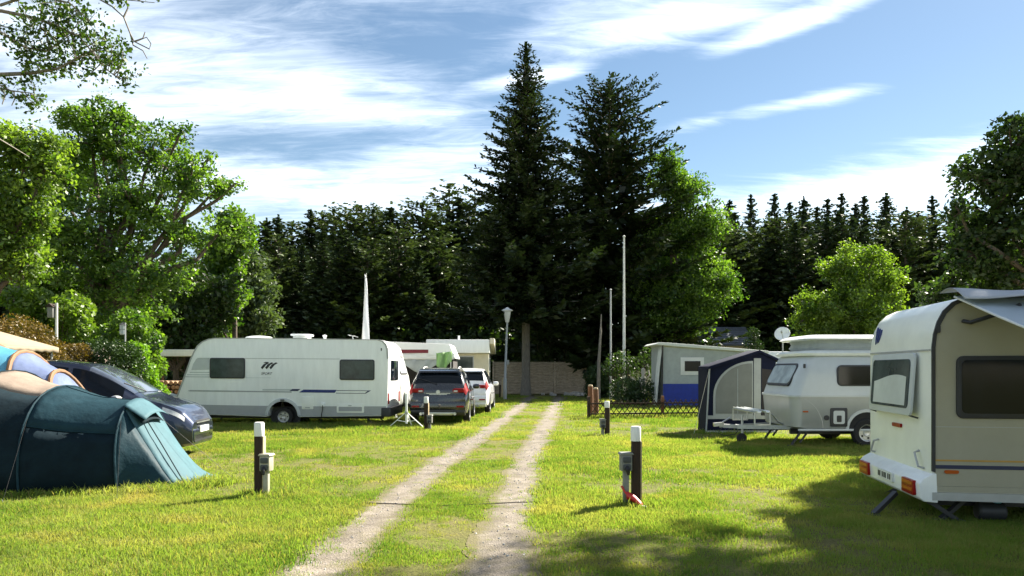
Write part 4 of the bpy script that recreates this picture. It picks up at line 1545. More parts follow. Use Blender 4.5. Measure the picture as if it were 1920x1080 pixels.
obj('tyre', MB().lathe([(.06, -.035), (.11, -.03), (.11, .03), (.06, .035)], (-.82, .88, .11), 18, 'y'), 'rubber', jw)
for x_ in (.30, LE - .5):
    for y_ in (.15, WE - .15):
        obj('corner_steady', MB().bar((x_ - .05, y_, .36), (x_ - .28, y_, .03), .05, .04).bar((x_ + .10, y_, .36), (x_ - .10, y_, .08), .035, .035).bb((x_ - .36, y_ - .05, 0), (x_ - .2, y_ + .05, .03)), 'trim_dark', er)
bc = obj('bicycle_carrier', MB().tube([(-.75, .2, .45), (-.75, .2, .72), (-.75, 1.75, .72), (-.75, 1.75, .45)], .018, 6).tube([(-.42, .2, .45), (-.42, .2, .72), (-.42, 1.75, .72), (-.42, 1.75, .45)], .018, 6)
         .bar((-.75, .2, .46), (-.42, .2, .46), .03, .03).bar((-.75, 1.75, .46), (-.42, 1.75, .46), .03, .03).tube([(-.75, .6, .72), (-.42, .6, .72)], .015, 6).tube([(-.75, 1.3, .72), (-.42, 1.3, .72)], .015, 6), 'steel', er)
for x_ in (-.68, -.5):
    obj('wheel_tray', MB().prism([(-.05, 0), (-.03, -.04), (.03, -.04), (.05, 0), (.035, 0), (.02, -.025), (-.02, -.025), (-.035, 0)], .1, 1.85, lambda a, b, h: (x_ + a, h, .76 + b)), 'white_shell', bc)
obj('strap', MB().tube([(-.62, .3, .78), (-.35, .22, .66), (-.25, .2, .52), (-.12, .25, .46)], .02, 6), 'steel', bc)

# --- small navy awning tent at its front
na = thing('awning_tent', 'navy gabled awning tent with grey mesh window beside the silver caravan', 'tent', (5.1, 19.3, 0))
xr, xp, ze, zp, zr = 1.72, 1.27, 1.70, 2.09, 1.86
dn_ = .95
slopeL = lambda x: ze + (zp - ze) * x / xp
obj('gable', MB().prism([(-.06, 0), (xr, 0), (xr, zr), (xp, zp), (.02, ze)], 0, .02, lambda a, b, h: (a, h, b)), 'awning_navy', na)
obj('roof', MB().prism([(-.06, ze - .06), (-.04, ze + .02), (xp, zp + .05), (xr + .1, zr + .03), (xr + .1, zr - .03), (xp, zp - .02)], -.12, dn_, lambda a, b, h: (a, h, b)), 'awning_navy', na, .01)
obj('side_wall', MB().bb((-.05, .02, 0), (-.02, dn_, ze)), 'awning_navy', na)
obj('back_wall', MB().prism([(-.06, 0), (xr, 0), (xr, zr), (xp, zp), (.02, ze)], dn_ - .03, dn_, lambda a, b, h: (a, h, b)), 'awning_navy', na)
win = [(.16, .50), (1.10, .50), (1.10, 1.80)] + [(1.10 - .94 * math.sin(t), .95 + .85 * math.cos(t)) for t in np.linspace(.12, PI / 2, 10)]
wf = obj('mesh_window', MB().prism([(.10, .44), (1.13, .44), (1.13, 1.86)] + [(1.13 - 1.03 * math.sin(t), .95 + .91 * math.cos(t)) for t in np.linspace(.12, PI / 2, 10)], -.012, .0, lambda a, b, h: (a, h, b)), 'awning_mid', na)
obj('mesh', MB().prism(win, -.02, -.008, lambda a, b, h: (a, h, b)), 'awning_mesh', wf)
obj('seam', MB().bb((.72, -.026, .50), (.735, -.014, 1.66)), 'awning_grey', wf)
obj('zip_strip', MB().bb((1.15, -.014, .45), (1.33, .0, 1.93)), 'awning_mid', na)
obj('door_opening', MB().prism([(1.36, .35), (1.68, .35), (1.68, 1.62), (1.36, 1.66)], -.012, .0, lambda a, b, h: (a, h, b)), 'awning_dark', na)
obj('base_band', MB().bb((-.04, -.014, .36), (1.7, 0, .45)), 'awning_mid', na)
obj('ground_skirt', MB().bb((-.10, -.1, 0), (xr, .0, .06)), 'awning_mid', na, .01)
obj('frame_pole', MB().tube([(-.10, -.06, 0), (.0, -.03, ze)], .02, 6).tube([(.0, -.03, ze), (xp, -.03, zp)], .018, 6), 'awning_grey', na)
obj('guy_line', MB().tube([(0, -.04, ze), (-.55, -.6, 0)], .006, 4), 'rope', na)

# --- large grey and blue awning further back
ga = thing('awning_tent', 'large grey awning tent with royal blue lower wall and white framed window', 'tent', (gx(1243, 33), 33, 0))
def zg(py): return gz(py, 33)
xw = gx(1440, 33) - gx(1243, 33)
obj('front_wall', MB().prism([(0, 1.0), (xw, 1.0), (xw, zg(664)), (0, zg(650))], 0, .03, lambda a, b, h: (a, h, b)), 'awning_grey', ga)
obj('lower_wall', MB().bb((0, -.006, 0), (xw, .034, 1.0)), 'awning_blue', ga)
obj('roof', MB().prism([(-.35, zg(646)), (-.2, zg(642)), (.35, zg(643)), (xw, zg(658)), (xw, zg(663)), (.35, zg(649))], -.1, 2.8, lambda a, b, h: (a, h, b)), 'awning_pale', ga, .02)
obj('side_wall', MB().prism([(-.02, 0), (2.6, 0), (2.6, zg(646)), (-.02, zg(648))], -.03, 0, lambda a, b, h: (h, a, b)), 'awning_grey', ga)
obj('side_flap', MB().grid(lambda u, v: (-.28 * v ** .7 + .03 * math.sin(u * 12), .05 + u * .7, zg(650) * (1 - v)), 10, 10), 'awning_pale', ga, solid=.01)
obj('corner_pole', MB().tube([(-.05, -.05, 0), (-.02, -.05, zg(648))], .03, 8), 'awning_dark', ga)
wx0, wx1 = gx(1276, 33) - gx(1243, 33), gx(1320, 33) - gx(1243, 33)
f_ = obj('window', MB().bb((wx0, -.02, zg(703)), (wx1, .0, zg(670))), 'awning_white', ga, .01)
obj('pane', MB().bb((wx0 + .18, -.028, zg(696)), (wx1 - .16, -.015, zg(677))), 'pane_dark', f_)
c3 = thing('caravan', 'white caravan roof edge behind the grey and blue awning', 'caravan', (gx(1370, 36.2), 36.2, 0))
obj('body', MB().prism([(0, .4), (-.1, .9), (.1, 2.3), (.4, 2.5), (4.0, 2.5), (4.3, 2.3), (4.3, .4)], 0, 2.2, lambda a, b, h: (a, h, b)), 'white_shell', c3, .05)
side_window(c3, 1.0, 2.0, 1.3, 1.9, 'pane_dark')
wheel(c3, (2.2, .15, .3), .3, .16)
wheel(c3, (2.2, 2.05, .3), .3, .16)

# --- the near caravan on the right
nc = thing('caravan', 'white caravan closest to the camera on the right, rear lights and sun canopy', 'caravan', (4.5, 8.0, 0), R(-8.9))
WN, LN = 2.08, 5.2
pr = [(0, .30), (0, .55), (0, 1.88), (.015, 2.02), (.05, 2.15), (.11, 2.27), (.20, 2.36), (.32, 2.415), (.48, 2.44), (2.6, 2.46), (LN - .5, 2.44), (LN - .2, 2.36), (LN, 2.1), (LN + .12, 1.4), (LN + .1, .5), (LN - .05, .26)]
pr += [(3.0, .23)] + arc(2.55, .26, .42, 0, 180, 14) + [(2.1, .23), (.06, .24)]
obj('body', MB().prism(pr, .012, WN, lambda a, b, h: (a, h, b)), 'white_old', nc, .03, 3)
inner = [(p[0] * .995 + .022, p[1] - .012 if p[1] > 2 else p[1]) for p in pr[1:16]]
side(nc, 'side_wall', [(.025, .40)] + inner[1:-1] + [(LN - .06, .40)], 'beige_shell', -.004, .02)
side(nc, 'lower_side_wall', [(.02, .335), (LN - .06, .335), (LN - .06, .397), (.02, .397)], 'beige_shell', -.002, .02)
side(nc, 'bottom_rail', [(.0, .245), (2.08, .232), (2.08, .33), (.0, .33)], 'trim_grey', -.010, .02)
side(nc, 'bottom_rail', [(3.02, .245), (LN - .1, .255), (LN - .1, .33), (3.02, .33)], 'trim_grey', -.010, .02)
ed = [(p[0], p[1]) for p in pr[1:11]]
side(nc, 'edge_rail', [(x_ - .004, z_ + .004) for x_, z_ in ed] + [(x_ + .03, z_ - .028) if z_ > 2.1 else (x_ + .03, z_) for x_, z_ in reversed(ed)], 'trim_dark', -.016, .012)
side(nc, 'stripe', [(.03, .665), (LN, .665), (LN, .683), (.03, .683)], 'gold_mark', -.008, .0)
side(nc, 'stripe', [(.03, .585), (LN, .585), (LN, .625), (.03, .625)], 'navy_mark', -.008, .0)
side(nc, 'seam', [(.03, 1.03), (LN, 1.03), (LN, 1.036), (.03, 1.036)], 'trim_grey', -.007, .0)
side(nc, 'side_marker', rrect(.12, .26, .535, .572, .016), 'orange_lens', -.022, .0)
side(nc, 'marker_light', rrect(.035, .075, 2.035, 2.12, .015), 'trim_dark', -.03, .0)
f_ = side(nc, 'window', rrect(.235, 1.70, 1.125, 1.79, .07), 'trim_dark', -.03, .0, .008)
side(f_, 'pane', rrect(.285, 1.65, 1.18, 1.745, .05), 'pane_dark', -.036, -.025)
f_ = side(nc, 'window', rrect(3.3, 4.3, 1.2, 1.79, .07), 'trim_dark', -.03, .0, .008)
side(f_, 'pane', rrect(3.35, 4.25, 1.25, 1.745, .05), 'pane_dark', -.036, -.025)
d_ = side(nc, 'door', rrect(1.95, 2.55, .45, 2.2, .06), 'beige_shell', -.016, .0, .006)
side(d_, 'door_handle', rrect(1.99, 2.09, 1.20, 1.26, .015), 'trim_dark', -.04, -.01)
obj('wall_hook', MB().tube([(1.02, -.01, .86), (1.02, -.06, .86), (1.02, -.06, .80)], .008, 6), 'steel', nc)


def rear(parent, name, poly, m, x0, x1, bevel=0):
    """a plate on the rear wall: outline in (y, z), standing out from x0 to x1"""
    return obj(name, MB().prism(poly, x0, x1, lambda a, b, h: (h, a, b)), m, parent, bevel)


rear(nc, 'seam', [(.04, 1.845), (WN - .03, 1.845), (WN - .03, 1.865), (.04, 1.865)], 'trim_grey', -.010, .0)
M_ = Matrix.Translation((-.015, 0, 1.83)) @ Matrix.Rotation(R(4), 4, 'Y')
def tilt(a, b, h):
    return M_ @ Vector((h, a, b - 1.83))
f_ = obj('rear_window', MB().prism(rrect(.34, 1.80, 1.12, 1.83, .07), -.04, -.012, tilt), 'grey_light', nc, .008)
obj('pane', MB().prism(rrect(.43, 1.71, 1.20, 1.76, .06), -.05, -.035, tilt), 'pane_grey', f_)
obj('blind', MB().grid(lambda u, v: tilt(.50 + u * 1.10, 1.23 + v * (.30 + .05 * math.sin(u * 3.4 + .6)), -.0535), 20, 5), 'awning_pale', f_)
obj('window_stay', MB().tube([tilt(.40, 1.125, -.03), (-.01, .36, 1.10)], .010, 6).tube([tilt(1.74, 1.125, -.03), (-.01, 1.80, 1.10)], .010, 6), 'trim_dark', f_)
rear(nc, 'reflector', rrect(.88, 1.16, .955, 1.0, .012), 'red_lens', -.025, .0)
for y_, s_ in ((.20, 1), (1.86, -1)):
    obj('grab_handle', MB().tube([(-.005, y_, .56), (-.06, y_ + .02 * s_, .58), (-.06, y_ + .13 * s_, .72), (-.005, y_ + .15 * s_, .74)], .013, 6), 'trim_grey', nc)
bp_ = obj('rear_bumper', MB().prism([(.06, .215), (-.08, .225), (-.12, .26), (-.13, .42), (-.09, .475), (.02, .54), (.05, .54)], -.005, WN + .01, lambda a, b, h: (a, h, b)), 'white_shell', nc, .025, 3)
for y_ in (.10, 1.66):
    l_ = obj('tail_light', MB().prism(rrect(y_, y_ + .36, .275, .435, .02), -.155, -.11, lambda a, b, h: (h, a, b)), 'red_lens', bp_, .008)
    obj('indicator_lens', MB().prism(rrect(y_ + .03, y_ + .33, .315, .352, .008), -.161, -.15, lambda a, b, h: (h, a, b)), 'orange_lens', l_)
    obj('indicator_lens', MB().prism(rrect(y_ + .03, y_ + .33, .385, .42, .008), -.161, -.15, lambda a, b, h: (h, a, b)), 'orange_lens', l_)
p_ = obj('number_plate', MB().prism(rrect(.78, 1.30, .315, .425, .01), -.148, -.12, lambda a, b, h: (h, a, b)), 'plate', bp_)
ch = MB()
for y_ in (.84, .90, .99, 1.04, 1.10, 1.19, 1.24):
    ch.bb((-.152, y_, .338), (-.146, y_ + .032, .402))
obj('plate_characters', ch, 'trim_dark', p_)
for k_, (a0, b0) in enumerate(((1.96, 2.20), (1.86, 2.18), (1.76, 2.16))):
    # sweeping pointed strokes of the maker's mark, following the curved top
    def cx(z): 
        zs = [1.88, 2.02, 2.15, 2.27, 2.36]
        return float(np.interp(z, zs, [0, .015, .05, .11, .20])) - .008
    mb = MB()
    n_ = 8
    vs = []
    for i_ in range(n_ + 1):
        t = i_ / n_
        z_ = b0 - t * (.17 + .03 * (2 - k_))
        yc = a0 - t * (.10 - .05 * k_) - .02 * math.sin(PI * t)
        w = .026 * (1 - t) ** .6 + .003
        vs += [(cx(z_), yc - w, z_), (cx(z_), yc + w, z_)]
    mb.add(vs, [(2 * i_, 2 * i_ + 1, 2 * i_ + 3, 2 * i_ + 2) for i_ in range(n_)])
    obj('emblem', mb, 'blue_mark', nc, solid=.006)
wheel(nc, (2.55, .13, .30), .30, .18)
wheel(nc, (2.55, WN - .12, .30), .30, .18)
obj('inner_arch', MB().lathe([(.43, .26), (.43, .40)], (2.55, 0, .28), 24, 'y'), 'trim_dark', nc)
obj('chassis', MB().bb((.15, .45, .12), (LN, .55, .23)).bb((.15, 1.5, .12), (LN, 1.6, .23)).bb((2.45, .2, .2), (2.65, 1.9, .3)), 'trim_dark', nc)
for pts_ in ([(.42, .25, .22), (.13, .12, .02)], [(.0, .15, .23), (.30, .12, .02)], [(-.20, .50, .24), (-.50, .30, .02)]):
    a_, b_ = Vector(pts_[0]), Vector(pts_[1])
    obj('corner_steady', MB().bar(a_, b_, .055, .045).box((b_.x, b_.y, .012), (.13, .1, .024)), 'trim_dark', nc)
obj('corner_steady', MB().bar((.4, 1.7, .22), (.15, 1.85, .02), .055, .045).box((.15, 1.85, .012), (.13, .1, .024)), 'trim_dark', nc)
obj('drawbar', MB().bar((LN - .3, .5, .26), (LN + 1.1, 1.0, .38), .07, .1).bar((LN - .3, 1.55, .26), (LN + 1.1, 1.06, .38), .07, .1), 'galvanised', nc)
wt = thing('water_tank', 'dark waste water canister with pale cap under the near caravan', 'canister', (5.22, 8.15, 0), R(-8.9))
obj('tank', MB().lathe([(.08, -.14), (.10, -.12), (.10, .12), (.08, .14)], (0, 0, .10), 18, 'x'), 'trim_dark', wt)
obj('cap', MB().lathe([(.03, 0), (.045, .01), (.045, .035), (.02, .05)], (.06, -.02, .19), 12), 'tent_cyan', wt)
obj('handle', MB().tube([(-.09, 0, .19), (-.09, 0, .225), (.0, 0, .225), (.0, 0, .19)], .01, 6), 'trim_dark', wt)

# sun canopy on poles off its roof rail
sc = thing('sun_canopy', 'pale blue cloth sun canopy sloping from the near caravan roof', 'canopy', (4.5, 8.0, 0), R(-8.9))


def cano(u, v):
    # u along the van, v out towards the camera
    x_ = .22 + .10 * v + u * 3.2
    y_ = -.01 - v * 2.3
    z_ = 2.42 - .62 * v - .10 * math.sin(PI * v) * (1 - .5 * abs(2 * u - 1)) - .07 * math.sin(PI * u) * v + .012 * math.sin(u * 23 + v * 5)
    return (x_, y_, z_)


obj('cloth', MB().grid(cano, 40, 26), 'canopy_cloth', sc, solid=.006)
obj('rail_flap', MB().grid(lambda u, v: (.14 + u * 3.3, .16 - v * .62, 2.475 + .03 * math.sin(PI * v) - .10 * v * v + .018 * math.sin(u * 17 + v * 4)), 44, 8), 'canopy_grey', sc, solid=.006)
obj('hem', MB().tube([cano(0, v) for v in np.linspace(0, 1, 14)], .012, 6).tube([cano(u, 1) for u in np.linspace(0, 1, 14)], .012, 6), 'awning_white', sc)
obj('canopy_arm', MB().tube([(.30, -.02, 2.16), (.34, -.10, 2.14), (.62, -.2, 2.24), (.7, -.35, 2.30)], .022, 8), 'trim_dark', sc)
for u_ in (.02, .98):
    q = cano(u_, 1)
    obj('pole', MB().tube([(q[0] + .12, q[1] - .28, 0), (q[0], q[1], q[2])], .014, 8), 'pole_pale', sc)
    obj('guy_line', MB().tube([(q[0], q[1], q[2]), (q[0] - .25, q[1] - 1.1, 0)], .005, 4), 'rope', sc)

# ------------------------------------------------------------------ cars
def car(name, label, loc, rotz, st, m, wheels, wr, glass, screens, lamps_front=None, tail=None, rails=False, mirror='black_paint', hw=.9, plate=None, front=False):
    """body lofted from stations (x, zbottom, zbelt, ztop, half width, half width at roof); forward is +x"""
    t = thing(name, label, 'car', loc, rotz)
    st = np.array(st)
    xs = np.linspace(st[0, 0], st[-1, 0], 74)
    A = np.stack([np.interp(xs, st[:, 0], st[:, k]) for k in range(6)], 1)
    ker = np.array([1, 2, 3, 2, 1]) / 9
    for k in range(1, 6):
        pad = np.pad(A[:, k], 2, mode='edge')
        A[:, k] = np.convolve(pad, ker, 'valid')

    def section(r):
        x, zb, zl, zt, w, wt_ = r
        hm = zt - zl
        return [(0, zb), (w * .80, zb), (w * .95, zb + .05), (w * .985, zb + .17), (w, zb + (zl - zb) * .62), (w * .985, zl - .05), (w * .955, zl),
                (w * .955 * .62 + wt_ * .38, zl + hm * .45), (wt_ * 1.02, zl + hm * .86), (wt_ * .93, zl + hm * .955), (wt_ * .55, zl + hm * .99), (0, zt)]
    half = [section(r) for r in A]
    n = len(half[0])
    full = []
    for r, h in zip(A, half):
        full.append([(r[0], -a, b) for a, b in h] + [(r[0], a, b) for a, b in reversed(h[1:-1])])
    nn = len(full[0])
    mb = MB()
    vs = [p for ring in full for p in ring]
    fs = [(i * nn + j, (i + 1) * nn + j, (i + 1) * nn + (j + 1) % nn, i * nn + (j + 1) % nn) for i in range(len(full) - 1) for j in range(nn)]
    fs += [tuple(range(nn)), tuple((len(full) - 1) * nn + j for j in range(nn))[::-1]]
    mb.add(vs, fs)
    body = obj('body', mb, m, t, angle=32)
    # wheel openings
    cut = MB()
    for x in wheels:
        cut.lathe([(wr * 1.20, -2), (wr * 1.20, 2)], (x, 0, wr), 28, 'y')
    co_ = obj('cutter', cut, m, t)
    # only the outer thirds are opened so that the floor stays whole
    md = body.modifiers.new('b', 'BOOLEAN')
    md.operation = 'DIFFERENCE'
    md.object = co_
    md.solver = 'EXACT'
    dg = bpy.context.evaluated_depsgraph_get()
    me = bpy.data.meshes.new_from_object(body.evaluated_get(dg))
    body.modifiers.clear()
    body.data = me
    bpy.data.objects.remove(co_)
    me.polygons.foreach_set('use_smooth', [True] * len(me.polygons))
    me.set_sharp_from_angle(angle=R(32))
    obj('wheel_housing', MB().bb((wheels[0] - wr * 1.3, -hw + .28, A[:, 1].min() + .03), (wheels[0] + wr * 1.3, hw - .28, wr * 2.3)).bb((wheels[1] - wr * 1.3, -hw + .28, A[:, 1].min() + .03), (wheels[1] + wr * 1.3, hw - .28, wr * 2.3)), 'rubber', t)

    def surf(x, k0, side_):
        r = [np.interp(x, xs, A[:, q]) for q in range(6)]
        r[0] = x
        h = section(r)
        i = min(int(k0), n - 2)
        f = k0 - i
        a = h[i][0] * (1 - f) + h[i + 1][0] * f
        b = h[i][1] * (1 - f) + h[i + 1][1] * f
        return Vector((x, a * side_, b))

    def patch_(nm, fn, nu, nv, mm, par, off=.006):
        g_ = [[fn(i / nu, j / nv) for j in range(nv + 1)] for i in range(nu + 1)]
        out_ = MB()
        c0 = Vector((0, 0, .8))
        vs_ = []
        for i in range(nu + 1):
            for j in range(nv + 1):
                du = g_[min(i + 1, nu)][j] - g_[max(i - 1, 0)][j]
                dv = g_[i][min(j + 1, nv)] - g_[i][max(j - 1, 0)]
                nrm = du.cross(dv)
                nrm = nrm.normalized() if nrm.length > 1e-9 else Vector((0, 0, 1))
                c0.x = g_[i][j].x * .6
                if nrm.dot(g_[i][j] - c0) < 0:
                    nrm = -nrm
                vs_.append(g_[i][j] + nrm * off)
        fs_ = [(i * (nv + 1) + j, (i + 1) * (nv + 1) + j, (i + 1) * (nv + 1) + j + 1, i * (nv + 1) + j + 1) for i in range(nu) for j in range(nv)]
        return obj(nm, out_.add(vs_, fs_), mm, par, angle=60)
    for s_ in (-1, 1):
        for x0, x1 in glass:
            patch_('side_window', lambda u, v: surf(x0 + (x1 - x0) * u, 6.12 + v * 1.85, s_), 12, 4, 'pane_dark', t)
    for nm, x0, x1 in screens:
        patch_(nm, lambda u, v: surf(x0 + (x1 - x0) * u, 8.05 + 2.95 * (1 - abs(2 * v - 1)), -1 if v < .5 else 1), 10, 16, 'pane_screen' if m == 'navy_paint' else 'pane_dark', t, .008)
    for x in wheels:
        for s_ in (-1, 1):
            wheel(t, (x, s_ * (hw - .12), wr), wr, .2)
    for s_ in (-1, 1):
        xm = [g_ for g_ in glass][-1][1] - .05
        q = surf(xm, 6.3, s_)
        mr = MB().lathe([(.02, -.11), (.075, -.09), (.085, 0), (.075, .09), (.02, .11)], (q.x, q.y + s_ * .13, q.z + .03), 14, 'y')
        ob_ = obj('wing_mirror', mr, mirror, t)
        # sill moulding
        obj('side_moulding', MB().tube([surf(x_, 4.0, s_) for x_ in np.linspace(wheels[0] + wr * 1.4, wheels[1] - wr * 1.4, 8)], .02, 6), 'trim_dark', t)
        hx = (wheels[0] + wheels[1]) / 2
        for x_ in (hx - .75, hx + .25):
            p_ = surf(x_, 5.2, s_)
            obj('door_handle', MB().box((p_.x, p_.y + s_ * .012, p_.z), (.2, .03, .035)), m, t, .01)
            obj('door_seam', MB().tube([surf(x_ + .12 - .95 * 0, k_, s_) + Vector((0, s_ * .001, 0)) for k_ in np.linspace(3.0, 5.9, 7)], .005, 4), 'trim_dark', t)
        if rails:
            obj('roof_rail', MB().tube([surf(x_, 9.2, s_) + Vector((0, 0, h_)) for x_, h_ in zip(np.linspace(glass[0][0] + .2, glass[-1][1] - .55, 9), [0, .03, .05, .05, .05, .05, .05, .03, 0])], .018, 6), 'steel', t)
    return t, surf, patch_, A, xs


# dark blue people carrier nosing out from behind the tents
st = [(-2.2, .35, .95, 1.0, .72, .66), (-2.12, .28, 1.0, 1.25, .82, .68), (-1.9, .24, 1.03, 1.58, .87, .66), (-1.3, .22, 1.03, 1.68, .89, .64), (-.3, .2, 1.02, 1.70, .89, .63), (.3, .2, 1.0, 1.63, .89, .62),
      (.75, .2, .985, 1.42, .89, .64), (1.15, .2, .97, 1.16, .885, .68), (1.35, .2, .95, 1.04, .88, .74), (1.7, .2, .88, .96, .86, .76), (2.0, .2, .78, .85, .81, .72), (2.14, .21, .66, .72, .72, .62), (2.2, .24, .50, .54, .62, .54)]
# (the nose points to the lane and a little towards the camera)
st = [(q[0], q[1], q[2] * 1.04, q[3] * 1.075, q[4], q[5]) for q in st]
ct, surf, pat, A_, xs_ = car('car', 'dark blue people carrier with shiny bonnet nosing out behind the tents', (-8.20, 14.3, 0), R(6), st, 'navy_paint', (-1.32, 1.32), .31,
                       [(-1.75, -1.0), (-.9, .02), (.1, 1.02)], [('windscreen', .38, 1.20), ('rear_window', -2.1, -1.92)], mirror='steel', hw=.89)
for s_ in (-1, 1):
    pat('headlight', lambda u, v: surf(1.72 + .36 * u, 5.3 + 1.6 * v - .3 * u, s_), 8, 4, 'clear_lens', ct, .010)
    obj('fog_light', MB().lathe([(.05, -.02), (.05, .03)], (2.14, s_ * .56, .40), 14, 'x'), 'clear_lens', ct)
gr = obj('grille', MB().prism(rrect(-.42, .42, .58, .68, .03), 2.10, 2.20, lambda a, b, h: (h, a, b)), 'trim_dark', ct, .01)
obj('chrome_bar', MB().bb((2.195, -.40, .625), (2.21, .40, .645)), 'steel', gr)
lg = obj('lower_grille', MB().prism(rrect(-.55, .55, .27, .42, .04), 2.08, 2.215, lambda a, b, h: (h, a, b)), 'trim_dark', ct, .01)
p_ = obj('number_plate', MB().bb((2.21, -.26, .45), (2.235, .26, .56)), 'plate', ct)
obj('front_bumper', MB().prism([(2.05, .22), (2.17, .24), (2.215, .32), (2.215, .50), (2.17, .56), (2.05, .56)], -.60, .60, lambda a, b, h: (a, h, b)), 'navy_paint', ct, .02)
obj('wiper', MB().tube([surf(1.2, 10.6, -1) + Vector((0, 0, .015)), surf(.95, 9.3, -1) + Vector((0, 0, .02))], .008, 5), 'trim_dark', ct)

# dark SUV, tail to the camera
st = [(-2.26, .45, .72, .78, .80, .70), (-2.2, .34, .90, .98, .86, .72), (-2.12, .30, 1.02, 1.16, .88, .70), (-1.95, .28, 1.06, 1.48, .89, .66), (-1.75, .27, 1.07, 1.64, .90, .64), (-1.0, .26, 1.06, 1.69, .91, .63), (-.1, .25, 1.04, 1.68, .91, .63),
      (.5, .25, 1.02, 1.50, .91, .64), (1.1, .25, 1.0, 1.16, .90, .72), (1.6, .25, .97, 1.05, .88, .76), (2.0, .26, .86, .94, .84, .74), (2.2, .3, .66, .72, .76, .66)]


def suv(name, label, loc, rotz, paint, rails, dark_lower):
    ct, surf, pat, A_, xs_ = car(name, label, loc, rotz, st, paint, (-1.36, 1.34), .34, [(-1.62, -1.0), (-.9, .02), (.1, .98)], [('windscreen', .05, 1.05), ('rear_window', -2.08, -1.76)],
                                 rails=rails, mirror=paint, hw=.92)
    for s_ in (-1, 1):
        pat('tail_light', lambda u, v: surf(-2.19 + .26 * u, 5.6 + 2.0 * v - .7 * u, s_), 8, 5, 'red_lens', ct, .014)
        l_ = obj('tail_light', MB().prism(rrect(s_ * .60 - .17, s_ * .60 + .17, .955, 1.075, .04), -2.235, -2.10, lambda a, b, h: (h, a, b)), 'red_lens', ct, .012)
        obj('reversing_lens', MB().prism(rrect(s_ * .52 - .06, s_ * .52 + .06, .975, 1.02, .015), -2.242, -2.22, lambda a, b, h: (h, a, b)), 'clear_lens', l_)
        obj('bumper_reflector', MB().prism(rrect(s_ * .66 - .11, s_ * .66 + .11, .52, .57, .015), -2.315, -2.28, lambda a, b, h: (h, a, b)), 'red_lens', ct)
        obj('exhaust', MB().lathe([(.045, -.05), (.05, .08), (.035, .08)], (-2.30, s_ * .5, .33), 14, 'x'), 'steel', ct)
    obj('rear_bumper', MB().prism([(-2.1, .40), (-2.27, .42), (-2.31, .50), (-2.30, .66), (-2.22, .72), (-2.1, .72)], -.82, .82, lambda a, b, h: (a, h, b)), paint, ct, .03)
    obj('lower_bumper', MB().prism([(-2.0, .26), (-2.2, .28), (-2.285, .36), (-2.285, .45), (-2.0, .45)], -.80, .80, lambda a, b, h: (a, h, b)), dark_lower, ct, .02)
    obj('skid_plate', MB().prism([(-.42, .28), (.42, .28), (.48, .37), (-.48, .37)], -2.30, -2.2, lambda a, b, h: (h, a, b)), 'steel', ct, .01)
    tg = obj('tailgate_panel', MB().prism(rrect(-.62, .62, .76, 1.04, .08), -2.225, -2.1, lambda a, b, h: (h, a, b)), paint, ct, .02)
    obj('number_plate', MB().bb((-2.245, -.26, .80), (-2.22, .26, .905)), 'plate', tg)
    obj('emblem', MB().lathe([(.06, -.01), (.06, .01)], (-2.232, 0, .97), 18, 'x'), 'steel', tg)
    obj('chrome_strip', MB().bb((-2.245, -.36, .915), (-2.222, .36, .935)), 'steel', tg)
    obj('roof_spoiler', MB().prism([(-1.98, 1.55), (-1.95, 1.60), (-1.6, 1.665), (-1.6, 1.62)], -.60, .60, lambda a, b, h: (a, h, b)), paint, ct, .01)
    obj('rear_wiper', MB().tube([surf(-2.1, 10.9, 1) + Vector((-.03, 0, .02)), surf(-1.99, 9.0, 1) + Vector((-.03, 0, .01))], .010, 5), 'trim_dark', ct)
    return ct


suv('car', 'black estate car parked with red tail lights to the camera', (-2.19, 24.35, 0), R(90), 'black_paint', True, 'trim_dark')
suv('car', 'white car parked in front of the black one, near the lamp', (-1.66, 29.3, 0), R(88), 'white_paint', False, 'white_paint')

# ------------------------------------------------------------------ tents
def hoop(cx, y0, y1, h, n=18, lean=0., power=.9):
    """half ellipse across the tunnel: from the near foot over the top to the far foot"""
    out_ = []
    for i in range(n + 1):
        a = PI * i / n
        yy = (y0 + y1) / 2 - (y1 - y0) / 2 * math.copysign(abs(math.cos(a)) ** power, math.cos(a))
        z_ = h * math.sin(a) ** .85 if 0 < i < n else 0
        out_.append(Vector((cx + lean * z_, yy, z_)))
    return out_


def skin(name, h0, h1, m, parent, nu=10, i0=0, i1=None, sag=.05, seed=0):
    i1 = len(h0) - 1 if i1 is None else i1
    mb = MB()
    vs = []
    for k in range(nu + 1):
        t = k / nu
        for i in range(i0, i1 + 1):
            q = h0[i].lerp(h1[i], t)
            s_ = math.sin(PI * t) * sag * math.sin(PI * i / (len(h0) - 1))
            mid = Vector((q.x, (h0[0].y + h0[-1].y) / 2, .1))
            d = (mid - q)
            d = d.normalized() if d.length > 1e-6 else d
            w = .016 * mnoise.noise((q.x * 3.2 + seed, q.y * 2, q.z * 7)) + .010 * mnoise.noise((q.x * 9 + seed, q.y * 3, q.z * 16))
            vs.append(q + d * (s_ + w))
    w_ = i1 - i0 + 1
    mb.add(vs, [(k * w_ + i, (k + 1) * w_ + i, (k + 1) * w_ + i + 1, k * w_ + i + 1) for k in range(nu) for i in range(w_ - 1)])
    return obj(name, mb, m, parent, angle=50, solid=.004)


